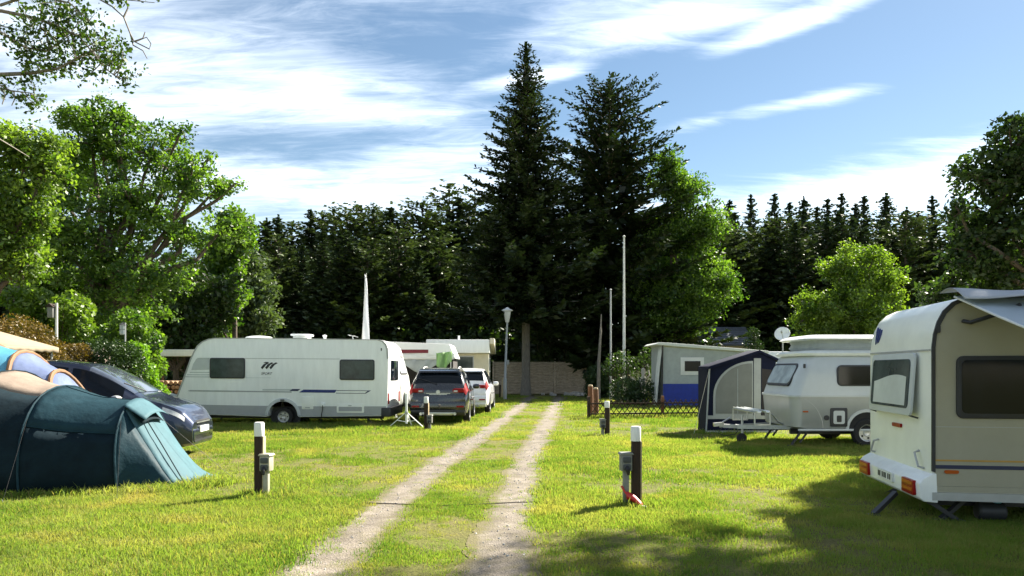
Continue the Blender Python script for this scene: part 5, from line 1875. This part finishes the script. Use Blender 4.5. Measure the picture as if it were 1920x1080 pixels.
tn = thing('tunnel_tent', 'teal tunnel tent with tan rear section pitched at the left front', 'tent', (-5.6, 10.6, 0))
o_ = Vector((-5.6, 10.6, 0))
def rel(hp): return [p - o_ for p in hp]
hB = rel(hoop(-5.28, 9.98, 11.75, 1.20, 20, -.12))
hA = rel(hoop(-6.42, 9.72, 12.15, 1.40, 20, -.08))
hC = rel(hoop(-7.40, 9.55, 12.4, 1.62, 20, .05))
hD = rel(hoop(-8.9, 9.7, 12.3, 1.45, 20, .10))
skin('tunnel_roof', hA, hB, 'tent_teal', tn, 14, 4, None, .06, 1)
skin('tunnel_side', hA, hB, 'tent_dark_shade', tn, 14, 0, 4, .06, 1)
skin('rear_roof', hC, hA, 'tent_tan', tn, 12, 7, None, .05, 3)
skin('rear_side', hC, hA, 'tent_dark_shade', tn, 12, 0, 7, .05, 3)
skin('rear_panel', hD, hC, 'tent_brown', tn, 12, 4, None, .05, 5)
skin('rear_panel', hD, hC, 'tent_dark_shade', tn, 12, 0, 4, .05, 5)
# the end porch: hoop B drawn down to a pegged hem
ridge = [Vector((gx(330, 10.25), 10.25, 0)) - o_, Vector((gx(372, 10.6), 10.6, 0)) - o_, Vector((-4.55, 11.6, 0)) - o_]
nf = MB()
vs = []
NB = 7          # hoop points that belong to the near, shaded facet
for i in range(NB + 1):
    for k in range(9):
        t = k / 8
        p0, p1 = hB[i], ridge[0] + Vector((-.62 * (1 - i / NB), -.12 * (1 - i / NB), 0))
        q = p0.lerp(p1, t)
        q.z -= .03 * math.sin(PI * t)
        q += Vector((.0, -.012 * mnoise.noise((t * 6, i * .6, 2)), .012 * mnoise.noise((t * 5, i, 9))))
        vs.append(q)
nf.add(vs, [(i * 9 + k, (i + 1) * 9 + k, (i + 1) * 9 + k + 1, i * 9 + k + 1) for i in range(NB) for k in range(8)])
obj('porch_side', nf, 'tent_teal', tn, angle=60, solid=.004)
ff = MB()
vs = []
m0, m1 = NB, 20
for i in range(m0, m1 + 1):
    u = (i - m0) / (m1 - m0)
    foot = ridge[0].lerp(ridge[1], min(1, u * 2.2)) if u < 1 / 2.2 else ridge[1].lerp(ridge[2], (u - 1 / 2.2) / (1 - 1 / 2.2))
    for k in range(9):
        t = k / 8
        q = hB[i].lerp(foot, t)
        q.z -= .05 * math.sin(PI * t) * (1 - u)
        q.z += .014 * mnoise.noise((t * 5, i * .7, 5))
        vs.append(q)
w_ = m1 - m0 + 1
ff.add(vs, [(i * 9 + k, (i + 1) * 9 + k, (i + 1) * 9 + k + 1, i * 9 + k + 1) for i in range(w_ - 1) for k in range(8)])
obj('porch_door', ff, 'tent_teal_lit', tn, angle=60, solid=.004)
for nm, hp in (('pole_sleeve', hB), ('pole_sleeve', hA), ('pole_sleeve', hC), ('pole_sleeve', hD)):
    obj(nm, MB().tube([p * 1.004 for p in hp], .016, 6), 'tent_teal' if hp in (hA, hB) else 'tent_dark_shade', tn)
def seam_pt(h0, h1, i, t, sag, lift=.006):
    q = h0[i].lerp(h1[i], t)
    mid = Vector((q.x, (h0[0].y + h0[-1].y) / 2, .1))
    d = (mid - q).normalized()
    w = .016 * mnoise.noise((q.x * 3.2 + 1, q.y * 2, q.z * 7)) + .010 * mnoise.noise((q.x * 9 + 1, q.y * 3, q.z * 16))
    return q + d * (math.sin(PI * t) * sag * math.sin(PI * i / (len(h0) - 1)) + w - lift)


for i_ in (4, 10, 15):
    obj('seam', MB().tube([seam_pt(hA, hB, i_, t_ / 14, .06) for t_ in range(15)], .007, 5), 'tent_teal', tn)
obj('door_zip', MB().tube([hB[9] + Vector((.02, 0, .01)), hB[9].lerp(ridge[0].lerp(ridge[1], .45), .5) + Vector((.03, -.01, .0)), ridge[0].lerp(ridge[1], .45) + Vector((0, 0, .02))], .008, 5), 'tent_dark_shade', tn)
for a_, b_ in ((hB[6], Vector((-4.95, 9.35, 0)) - o_), (hA[5], Vector((-6.25, 9.15, 0)) - o_), (hB[10], Vector((-4.05, 11.0, 0)) - o_)):
    obj('guy_line', MB().tube([a_, b_], .0028, 4), 'cable', tn)
    obj('peg', MB().tube([b_ + Vector((0, 0, .05)), b_ + Vector((.02, .02, -.05))], .006, 5), 'steel', tn)
vt = MB()
top = hB[10]
vt.grid(lambda u, v: (top.x + .01 + .30 * u - .02 * v, top.y - .45 + .75 * v, top.z + .03 - .20 * u - .30 * (v - .55) ** 2), 6, 10)
obj('vent_hood', vt, 'tent_teal_lit', tn, solid=.005)
obj('vent_opening', MB().grid(lambda u, v: (top.x + .10 + .16 * u, top.y - .42 + .62 * v, top.z - .10 - .17 * u - .2 * (v - .5) ** 2), 4, 6), 'tent_dark_shade', tn, solid=.004)
for p_ in (ridge[0], ridge[1], ridge[2], hB[0], hA[0], hC[0]):
    obj('peg', MB().tube([p_ + Vector((.0, -.02, .05)), p_ + Vector((.03, .02, -.06))], .006, 5), 'steel', tn)

# second tent: windows of blue film between brown pole sleeves
t2 = thing('dome_tent', 'tent with bright blue film windows between brown hoops behind the teal one', 'tent', (-9.0, 13.0, 0))
o_ = Vector((-9.0, 13.0, 0))
hs = [rel(hoop(x_, y0, y1, h_, 20, ln)) for x_, y0, y1, h_, ln in ((-7.15, 12.2, 13.6, 1.62, -.42), (-7.75, 12.0, 13.9, 1.95, -.36), (-8.45, 11.8, 14.1, 2.10, -.30), (-9.2, 11.7, 14.2, 2.10, -.2), (-10.4, 11.7, 14.2, 1.9, 0.))]
for k_ in range(4):
    skin('film_window', hs[k_], hs[k_ + 1], ('tent_lilac', 'tent_cyan', 'tent_cyan', 'tent_lilac')[k_], t2, 8, 3, 17, .02, 10 + k_)
    skin('lower_wall', hs[k_], hs[k_ + 1], 'tent_brown', t2, 8, 0, 3, .02, 20 + k_)
    skin('lower_wall', hs[k_], hs[k_ + 1], 'tent_brown', t2, 8, 17, 20, .02, 30 + k_)
for h_ in hs:
    obj('hoop', MB().tube(h_, .038, 8), 'tent_orange', t2)
obj('end_wall', MB().add([tuple(p) for p in hs[0]], [tuple(range(len(hs[0])))]), 'tent_lilac', t2, solid=.006)

# beige pavilion roof at the frame edge
pv = thing('pavilion', 'beige pavilion roof corner at the left edge above the tents', 'pavilion', (-11.65, 15.2, 0))
zc = gz(646, 14.4)
obj('roof', MB().add([(-1.6, -1.6, zc), (1.55, -1.2, zc), (1.45, 1.6, zc), (-1.6, 1.6, zc), (0, 0, zc + .62)], [(0, 1, 4), (1, 2, 4), (2, 3, 4), (3, 0, 4)]), 'pavilion', pv, solid=.02)
obj('valance', MB().grid(lambda u, v: ((-1.6 + 3.15 * u), -1.6 + .4 * u, zc - v * (.10 + .015 * math.sin(u * 60))), 60, 2).grid(lambda u, v: (1.55 - .1 * u, -1.2 + 2.8 * u, zc - v * (.10 + .015 * math.sin(u * 60))), 40, 2), 'pavilion', pv, solid=.01)
for q in ((-1.5, -1.5), (1.42, -1.1), (1.35, 1.5), (-1.5, 1.5)):
    obj('leg', MB().tube([(q[0], q[1], 0), (q[0], q[1], zc)], .025, 8), 'trim_grey', pv)

# ------------------------------------------------------------------ pitch posts with sockets
def pitch_post(label, loc, h, sidex, boxmat, turn, blabel, w=.098, back=True, box_h=.50, lower=0.):
    t = thing('pitch_post', label, 'post', loc, turn, 'pitch marker posts')
    ww = w / 2
    obj('shaft', MB().bb((-ww, -ww, -.05), (ww, ww, h * .815)), 'post_brown', t, .012)
    obj('white_cap', MB().lathe([(ww * 1.28, h * .812), (ww * 1.30, h * .985), (ww * 1.1, h), (.01, h)], (0, 0, 0), 14), 'post_white', t)
    if back:
        obj('lit_edge', MB().bb((ww + .002, -ww * .6, -.03), (ww + .022, ww * .9, h * .81)), 'pale_wood', t, .004)  # pale strip stands for the sunlit right face of the post
    b = thing('power_box', blabel, 'power box', (loc[0] + sidex, loc[1] - .02, 0), turn, 'power boxes at the pitch posts')
    obj('stand', MB().bb((-.035, -.03, -.05), (.035, .03, box_h - .17)), boxmat, b, .008)
    hs_ = obj('housing', MB().bb((-.068, -.06, box_h - .17), (.068, .07, box_h + .03)), boxmat, b, .014)
    obj('lid', MB().prism([(-.085, box_h + .03), (.085, box_h + .03), (.07, box_h + .055), (-.07, box_h + .055)], -.075, .08, lambda a_, b_, h_: (a_, h_, b_)), boxmat, b, .006)
    for z_ in (box_h - .03, box_h - .12):
        s_ = obj('socket', MB().prism(rrect(-.05, .05, z_ - .035, z_ + .035, .015), -.078, -.055, lambda a_, b_, h_: (a_, h_, b_)), 'socket', hs_, .004)
    obj('plug', MB().tube([(0, -.06, box_h - .12), (0, -.10, box_h - .15), (.01, -.10, box_h - .21)], [.028, .03, .016], 10), 'cable', hs_)
    return t


pitch_post('white capped brown post in the left foreground, cream power box at its right', (gx(486, 9.7), 9.7, 0), .96, .10, 'box_cream', R(-8), 'cream power box beside the left foreground post')
pitch_post('white capped brown post in the right foreground with red shovel at its foot', (gx(1192, 9.13), 9.13, 0), .95, -.125, 'box_grey', R(6), 'grey power box left of the right foreground post', box_h=.58)
pitch_post('small white capped post standing before the black car', (gx(799, 20.2), 20.2, 0), .90, .10, 'box_grey', R(-5), 'grey power box at the post before the black car', .10, True, .36)
pitch_post('small white capped post on the right by the lattice fence', (gx(1138, 18.6), 18.6, 0), .85, -.11, 'box_grey', R(5), 'grey power box at the post by the lattice fence', .10, True, .36)
rs = thing('red_hand_shovel', 'small red plastic shovel lying against the right foreground post', 'shovel', (gx(1190, 9.0), 8.98, 0), R(-20))
obj('blade', MB().grid(lambda u, v: (-.10 + .20 * u, -.02 + .05 * (2 * v - 1) ** 2 - .06 * u, .17 - .13 * u - .10 * v * (1 - .3 * u) + .02 * math.sin(PI * u)), 8, 8), 'red_plastic', rs, solid=.008)
obj('handle', MB().tube([(-.09, 0, .13), (-.13, .02, .17), (-.17, .03, .23)], .013, 8), 'red_plastic', rs)
obj('tip', MB().bar((.09, -.06, .025), (.16, -.07, .012), .04, .012), 'awning_white', rs)
fr_ = thing('ground_frame', 'small wooden frame lying in the grass beside the left post', 'frame', (gx(513, 9.85), 9.85, 0))
obj('rim', MB().bb((-.10, -.08, 0), (.10, -.06, .03)).bb((-.10, .06, 0), (.10, .08, .03)).bb((-.10, -.06, 0), (-.08, .06, .03)).bb((.08, -.06, 0), (.10, .06, .03)), 'pale_wood', fr_)

# ------------------------------------------------------------------ tripod, lamp, flags, poles
tp = thing('tripod_stand', 'white folding tripod stand on the grass behind the small post', 'tripod', (gx(762, 21.0), 21.0, 0))
obj('mast', MB().tube([(0, 0, .12), (0, 0, .95)], .032, 10), 'white_shell', tp)
for k_, a in enumerate((R(178), R(-8), R(80))):
    obj('leg', MB().bar((.03 * math.cos(a), .03 * math.sin(a), .42), (.50 * math.cos(a), .50 * math.sin(a), .01), .035, .02), 'white_shell', tp)
    obj('brace', MB().bar((.03 * math.cos(a), .03 * math.sin(a), .17), (.27 * math.cos(a), .27 * math.sin(a), .21), .02, .015), 'white_shell', tp)
obj('collar', MB().lathe([(.05, .38), (.05, .46)], (0, 0, 0), 12), 'trim_grey', tp)

lp = thing('street_lamp', 'tall grey lamp post with white tapered lantern beside the spruce trunk', 'lamp', (gx(947, 41), 41, 0))
HL = gz(577, 41)
obj('pole', MB().tube([(0, 0, -.1), (0, 0, 1.1), (0, 0, 1.15), (.12, 0, HL - .75)], [.10, .10, .07, .055], 12), 'lamp_metal', lp)
ln_ = obj('lantern', MB().lathe([(.07, HL - .82), (.11, HL - .78), (.20, HL - .22), (.19, HL - .2)], (.12, 0, 0), 18), 'lamp_glass', lp)
obj('cap', MB().lathe([(.20, HL - .21), (.31, HL - .17), (.30, HL - .13), (.12, HL - .04), (.05, HL + .02), (.01, HL + .03)], (.12, 0, 0), 18), 'awning_white', ln_)
obj('junction_box', MB().bb((.09, -.06, 1.9), (.22, .06, 2.15)), 'lamp_metal', lp)
obj('cable_door', MB().bb((-.05, -.115, .45), (.05, -.098, .85)), 'trim_grey', lp)
sk = thing('wooden_stake', 'pale wooden stake leaning at the foot of the lamp post', 'stake', (gx(941, 42.8), 42.8, 0))
obj('shaft', MB().bar((0, 0, 0), (.06, 0, 1.15), .12, .1, (0, 1, 0)), 'pale_wood', sk, .02)
obj('foot', MB().bar((-.12, -.02, 0), (-.10, -.02, .75), .10, .1, (0, 1, 0)), 'post_brown', sk, .02)

ff_ = thing('feather_flag', 'white feather flag rising behind the long caravan', 'flag', (gx(679, 29), 29, 0))
zt_ = gz(512, 29)
obj('pole', MB().tube([(-.04, 0, 0), (0, 0, zt_ * .5), (.14, 0, zt_ - .3), (.17, 0, zt_)], [.028, .024, .016, .01], 8), 'pole_pale', ff_)
obj('flag_cloth', MB().grid(lambda u, v: (.0 + .14 * max(0, v - .1) + u * .36 * (1 - v) ** .45 * (1 - .25 * v) - .02, .04 * math.sin(u * 5 + v * 9), 1.5 + (zt_ - 1.55) * v), 8, 26), 'flag_white', ff_, solid=.004)

fp = thing('flagpole', 'tall bare white flagpole in front of the dark conifer', 'pole', (gx(1170, 38), 38, 0))
zp_ = gz(446, 38)
obj('shaft', MB().tube([(0, 0, 0), (0, 0, 3), (0, 0, zp_)], [.085, .075, .045], 10), 'pole_pale', fp)
obj('finial', MB().lathe([(.02, 0), (.07, .04), (.07, .09), (.01, .13)], (0, 0, zp_), 10), 'pole_pale', fp)
fp = thing('flagpole', 'shorter thin grey pole left of the tall white flagpole', 'pole', (gx(1145, 39), 39, 0))
zp_ = gz(545, 39)
obj('shaft', MB().tube([(0, 0, 0), (0, 0, zp_)], [.06, .04], 8), 'galvanised', fp)
obj('finial', MB().lathe([(.02, 0), (.06, .03), (.06, .07), (.01, .1)], (0, 0, zp_), 10), 'galvanised', fp)
dt = thing('bare_trunk', 'grey leaning bare trunk stub beside the flagpoles', 'trunk', (gx(1122, 40), 40, 0))
obj('trunk', MB().tube([(0, 0, 0), (.02, 0, 2), (.12, 0, 3.6), (.16, .05, 4.6)], [.11, .085, .06, .025], 8), 'bark_grey', dt)

# utility pole with wire on the far left
up = thing('utility_pole', 'weathered utility pole with wire at the far left', 'pole', (gx(32, 26), 26, 0))
zu = gz(515, 26)
obj('shaft', MB().tube([(0, 0, 0), (0, 0, zu)], [.12, .09], 10), 'bark_grey', up)
obj('wire', MB().tube([(0, 0, zu - .15), (-1.5, 0, zu - .45), (-4, 0, zu - .4)], .012, 5), 'cable', up)
obj('cross_arm', MB().box((0, -.1, zu - .15), (.6, .06, .08)), 'bark_grey', up)
# birdhouse and lantern posts
bh = thing('bird_house', 'bird house on a thin white post left of the shrubs', 'bird house', (gx(106, 21), 21, 0))
zb_ = gz(568, 21)
obj('post', MB().tube([(0, 0, 0), (0, 0, zb_)], .035, 8), 'post_white', bh)
obj('box', MB().bb((-.19, -.12, zb_ - .42), (-.035, .12, zb_ - .12)), 'box_grey', bh, .01)
obj('roof', MB().prism([(-.23, zb_ - .12), (.0, zb_ - .12), (-.115, zb_ - .02)], -.16, .16, lambda a_, b_, h_: (a_, h_, b_)), 'post_brown', bh)
gl = thing('garden_lantern', 'small grey garden lantern above the dark hedge', 'lantern', (gx(232, 20.6), 20.6, 0))
zl_ = gz(605, 20.6)
obj('post', MB().tube([(.04, 0, 0), (.04, 0, zl_)], .022, 8), 'trim_grey', gl)
obj('housing', MB().lathe([(.05, zl_ - .34), (.075, zl_ - .32), (.075, zl_ - .20), (.05, zl_ - .19), (.075, zl_ - .18), (.075, zl_ - .06)], (-.03, 0, 0), 12), 'grey_light', gl)
obj('cap', MB().lathe([(.10, zl_ - .06), (.02, zl_)], (-.03, 0, 0), 12), 'trim_dark', gl)

# satellite dish
sd_ = thing('satellite_dish', 'round white satellite dish above the awnings on the right', 'dish', (gx(1467, 30), 30, 0))
zd = gz(627, 30)
obj('mast', MB().tube([(.06, .12, 0), (.06, .12, zd)], .03, 8), 'galvanised', sd_)
Md = Matrix.Translation((0, 0, zd)) @ Matrix.Rotation(R(62), 4, 'X') @ Matrix.Rotation(R(-25), 4, 'Y')
dm = MB()
for i_ in range(7):
    pass
dm.grid(lambda u, v: Md @ Vector((.30 * u * math.cos(2 * PI * v), .30 * u * math.sin(2 * PI * v), .07 * u * u)), 6, 28)
obj('dish', dm, 'white_shell', sd_, solid=.012)
obj('feed_arm', MB().tube([Md @ Vector((0, -.28, .07)), Md @ Vector((0, -.08, .32))], .012, 6).tube([Md @ Vector((0, -.08, .30)), Md @ Vector((0, -.05, .38))], .035, 8), 'trim_grey', sd_)

# ------------------------------------------------------------------ fences and stakes
wf_ = thing('woven_fence', 'tall woven wooden fence across the end of the lane', 'fence', (gx(925, 48.3), 48.3, 0))
L_ = gx(1098, 48.3) - gx(925, 48.3)
npan = 3
for k_ in range(npan + 1):
    obj('post', MB().bb((k_ * L_ / npan - .05, -.05, 0), (k_ * L_ / npan + .05, .05, 2.15)), 'fence_wood', wf_, .01)
for k_ in range(npan):
    x0_, x1_ = k_ * L_ / npan + .06, (k_ + 1) * L_ / npan - .06
    mb = MB()
    ns_ = 19
    for s_ in range(ns_):
        z0_ = .06 + s_ * .105
        sg = 1 if s_ % 2 else -1
        mb.grid(lambda u, v: (x0_ + (x1_ - x0_) * u, sg * .028 * math.cos(u * 4 * PI), z0_ + v * .10), 16, 1)
    p_ = obj('woven_panel', mb, 'fence_wood', wf_, solid=.008)
    for q in (.25, .5, .75):
        obj('upright', MB().bb((x0_ + (x1_ - x0_) * q - .02, -.012, .02), (x0_ + (x1_ - x0_) * q + .02, .012, 2.08)), 'fence_wood', p_)
    obj('top_rail', MB().bb((x0_, -.035, 2.065), (x1_, .035, 2.11)), 'fence_wood', p_)

lf = thing('lattice_fence', 'low dark crossed-lath garden fence before the grey awning', 'fence', (2.72, 24.75, 0), R(11))
LL = 5.6
prev = None
lath = None
nl = 29
for s_ in (-1, 1):
    lath = None
    for k_ in range(nl):
        x_ = .02 + k_ * .19
        if lath is None:
            lath = obj('slat', MB().bar((-.21, s_ * .013, .03), (.21, s_ * .013, .62) if s_ > 0 else (.21, s_ * .013, .62), .018, .038, (0, 1, 0)), 'lattice_wood', lf, smooth=False)
            if s_ < 0:
                lath.scale.x = -1
            lath.location.x = x_
        else:
            c = lath.copy()
            COL.objects.link(c)
            c.location.x = x_ + random.uniform(-.008, .008)
            c.rotation_euler.y = random.uniform(-.02, .02)
for z_ in (.16, .50):
    obj('rail', MB().bar((-.2, .045, z_), (LL, .045, z_), .035, .05), 'lattice_wood', lf)
for x_ in (-.15, 2.45, 5.3):
    obj('post', MB().bb((x_ - .05, .07, -.05), (x_ + .05, .15, .74)), 'stake_wood' if x_ > 1 and x_ < 3 else 'lattice_wood', lf, .01)
for px_, py_, h_, lab in ((1107, 26.2, 1.10, 'left of two reddish wooden stakes at the fence corner'), (1117, 25.4, 1.02, 'right of two reddish wooden stakes at the fence corner')):
    s_ = thing('wooden_post', lab, 'post', (gx(px_, py_), py_, 0), R(20), 'wooden posts at the fence corner')
    obj('shaft', MB().tube([(0, 0, -.1), (.01, 0, .5), (0, .01, h_ - .05)], [.098, .092, .088], 10), 'stake_wood', s_)
    obj('chamfered_top', MB().lathe([(.088, h_ - .052), (.07, h_), (.01, h_ + .005)], (0, .01, 0), 10), 'pale_wood', s_)
go_ = thing('garden_ornament', 'pale garden figure half hidden in the bush by the flagpoles', 'ornament', (gx(1206, 36), 36, 0))
obj('figure', MB().lathe([(.14, 0), (.16, .1), (.07, .35), (.12, .8), (.15, 1.15), (.07, 1.35), (.11, 1.5), (.09, 1.65), (.01, 1.72)], (0, 0, 0), 12), 'stone_pale', go_)
obj('arm', MB().tube([(.10, 0, 1.15), (.3, -.05, 1.35), (.25, 0, 1.6)], .035, 6).tube([(-.1, 0, 1.15), (-.35, 0, 1.0), (-.55, .05, 1.25)], .035, 6), 'stone_pale', go_)

# ------------------------------------------------------------------ buildings and vans beyond
hs_ = thing('house', 'house with dark slate roof half hidden behind the trees on the right', 'house', (gx(1368, 62), 62, 0))
zr0, zr1 = gz(648, 62), gz(611, 62)
obj('wall', MB().bb((-2.2, .8, 0), (2.0, 6, zr0 + .1)), 'house_wall', hs_)
obj('roof', MB().add([(-2.5, 0, zr0), (2.3, 0, zr0), (2.3, 3.2, zr1), (-2.5, 3.2, zr1), (2.3, 6.6, zr0), (-2.5, 6.6, zr0)], [(0, 1, 2, 3), (3, 2, 4, 5)]), 'slate', hs_, solid=.08)
tl = MB()
for r_ in range(9):
    f0 = r_ / 9
    for c_ in range(12):
        x_ = -2.48 + c_ * .4 + (.2 if r_ % 2 else 0)
        if x_ > 1.95:
            continue
        dz = random.uniform(0, .012)
        a_ = (x_, 3.2 * f0 - .03, zr0 + (zr1 - zr0) * f0 + .085 + dz)
        f1 = f0 + .118
        b_ = (x_, 3.2 * f1, zr0 + (zr1 - zr0) * f1 + .055 + dz)
        tl.add([a_, (a_[0] + .385, a_[1], a_[2]), (b_[0] + .385, b_[1], b_[2]), b_], [(0, 1, 2, 3)])
o_t = obj('slate_course', tl, 'slate', hs_, smooth=False, solid=.02)
o_t['kind'] = 'stuff'
obj('vent_pipe', MB().tube([(.1, .5, zr0 + .1), (.1, .5, zr0 + .8)], .08, 8), 'white_shell', hs_)


def far_van(label, px0, px1, Y, top, base=.45, nm='caravan'):
    t = thing(nm, label, 'caravan', (gx(px0, Y), Y, 0))
    L2 = gx(px1, Y) - gx(px0, Y)
    z_ = gz(top, Y)
    obj('body', MB().prism([(0, base), (-.05, z_ * .5), (.12, z_ - .3), (.3, z_ - .05), (.6, z_), (L2 - .5, z_), (L2 - .2, z_ - .06), (L2, z_ - .4), (L2, base)], 0, 2.2, lambda a, b, h: (a, h, b)), 'white_shell', t, .05)
    side_window(t, L2 * .2, L2 * .42, z_ - 1.15, z_ - .55, 'pane_dark')
    side_window(t, L2 * .6, L2 * .85, z_ - 1.15, z_ - .55, 'pane_dark')
    wheel(t, (L2 * .5, .15, .3), .3, .16)
    wheel(t, (L2 * .5, 2.05, .3), .3, .16)
    return t


far_van('white far caravan roof showing above the fence, left of the dark hedge', 1012, 1062, 56, 659)
far_van('small white far caravan roof right of the first above the fence', 1068, 1100, 57, 662)
far_van('white far caravan roof right of the flagpoles', 1190, 1250, 57, 660)
sb = thing('shelter', 'low white roofed open shelter left of the long caravan', 'shelter', (gx(300, 31), 31, 0))
xs2 = gx(372, 31) - gx(300, 31)
obj('roof', MB().bb((0, 0, gz(668, 31)), (xs2, 2.4, gz(655, 31))), 'white_shell', sb, .03)
obj('back_wall', MB().bb((0, 2.3, 0), (xs2, 2.38, gz(668, 31))), 'awning_dark', sb)
for x_ in (.05, xs2 - .05):
    obj('post', MB().bb((x_ - .04, .1, 0), (x_ + .04, .18, gz(668, 31))), 'stake_wood', sb)
pk = thing('garden_shed', 'pinkish white shed wall between the orange shrubs', 'shed', (gx(100, 24), 24, 0))
xs3 = gx(155, 24) - gx(100, 24)
obj('wall', MB().bb((0, 0, 0), (xs3, 2, gz(645, 24))), 'pink_wall', pk)
obj('roof', MB().bb((-.1, -.15, gz(645, 24)), (xs3 + .1, 2.15, gz(637, 24))), 'white_shell', pk, .02)
ws = thing('wood_pile', 'stack of split brown logs left of the long caravan', 'wood pile', (gx(282, 28.5), 28.5, 0))
lg_ = None
for r_ in range(7):
    for c_ in range(7):
        x_ = c_ * .19 + (r_ % 2) * .095 + random.uniform(-.02, .02)
        z_ = .10 + r_ * .17
        if lg_ is None:
            lg_ = obj('log', MB().lathe([(.085, -.0), (.09, .05), (.09, .75), (.085, .8)], (0, 0, 0), 8, 'y'), 'log_wood', ws)
            lg_.location = (x_, 0, z_)
        else:
            c = lg_.copy()
            COL.objects.link(c)
            c.location = (x_, random.uniform(-.08, .08), z_)
            c.rotation_euler = (0, random.uniform(0, 6), 0)
            k = random.uniform(.8, 1.12)
            c.scale = (k, 1, k)
# rubble at the end of the lane
for k_ in range(26):
    px_ = random.choice([random.uniform(1015, 1095), random.uniform(1060, 1095)])
    Y_ = random.uniform(45.6, 47.6)
    bm = bmesh.new()
    bmesh.ops.create_icosphere(bm, subdivisions=2, radius=1)
    sx, sy, sz = random.uniform(.10, .26), random.uniform(.1, .2), random.uniform(.07, .16)
    for v in bm.verts:
        f_ = 1 + .35 * mnoise.noise(v.co * 1.4 + Vector((k_ * 7, 0, 0)))
        v.co = Vector((v.co.x * sx * f_, v.co.y * sy * f_, v.co.z * sz * f_ + sz * .6))
    me = bpy.data.meshes.new('boulder')
    bm.to_mesh(me)
    bm.free()
    o = obj('boulder', me, 'stone_pale', None, angle=35)
    o.location = (gx(px_, Y_), Y_, 0)
    o.rotation_euler = (0, 0, random.uniform(0, 6))
    tag(o, 'pale rough stone lying at the end of the lane before the fence', 'stone', 'stones at the lane end')

# cable lying across the lane
pc = [(-2.35 + .3 * k, 9.0 + .10 * math.sin(k * .9) + .012 * k, .014) for k in range(11)]
tag(obj('power_cable', MB().tube(pc, .006, 6), 'cable'), 'thin black cable lying across both wheel ruts of the lane', 'cable')
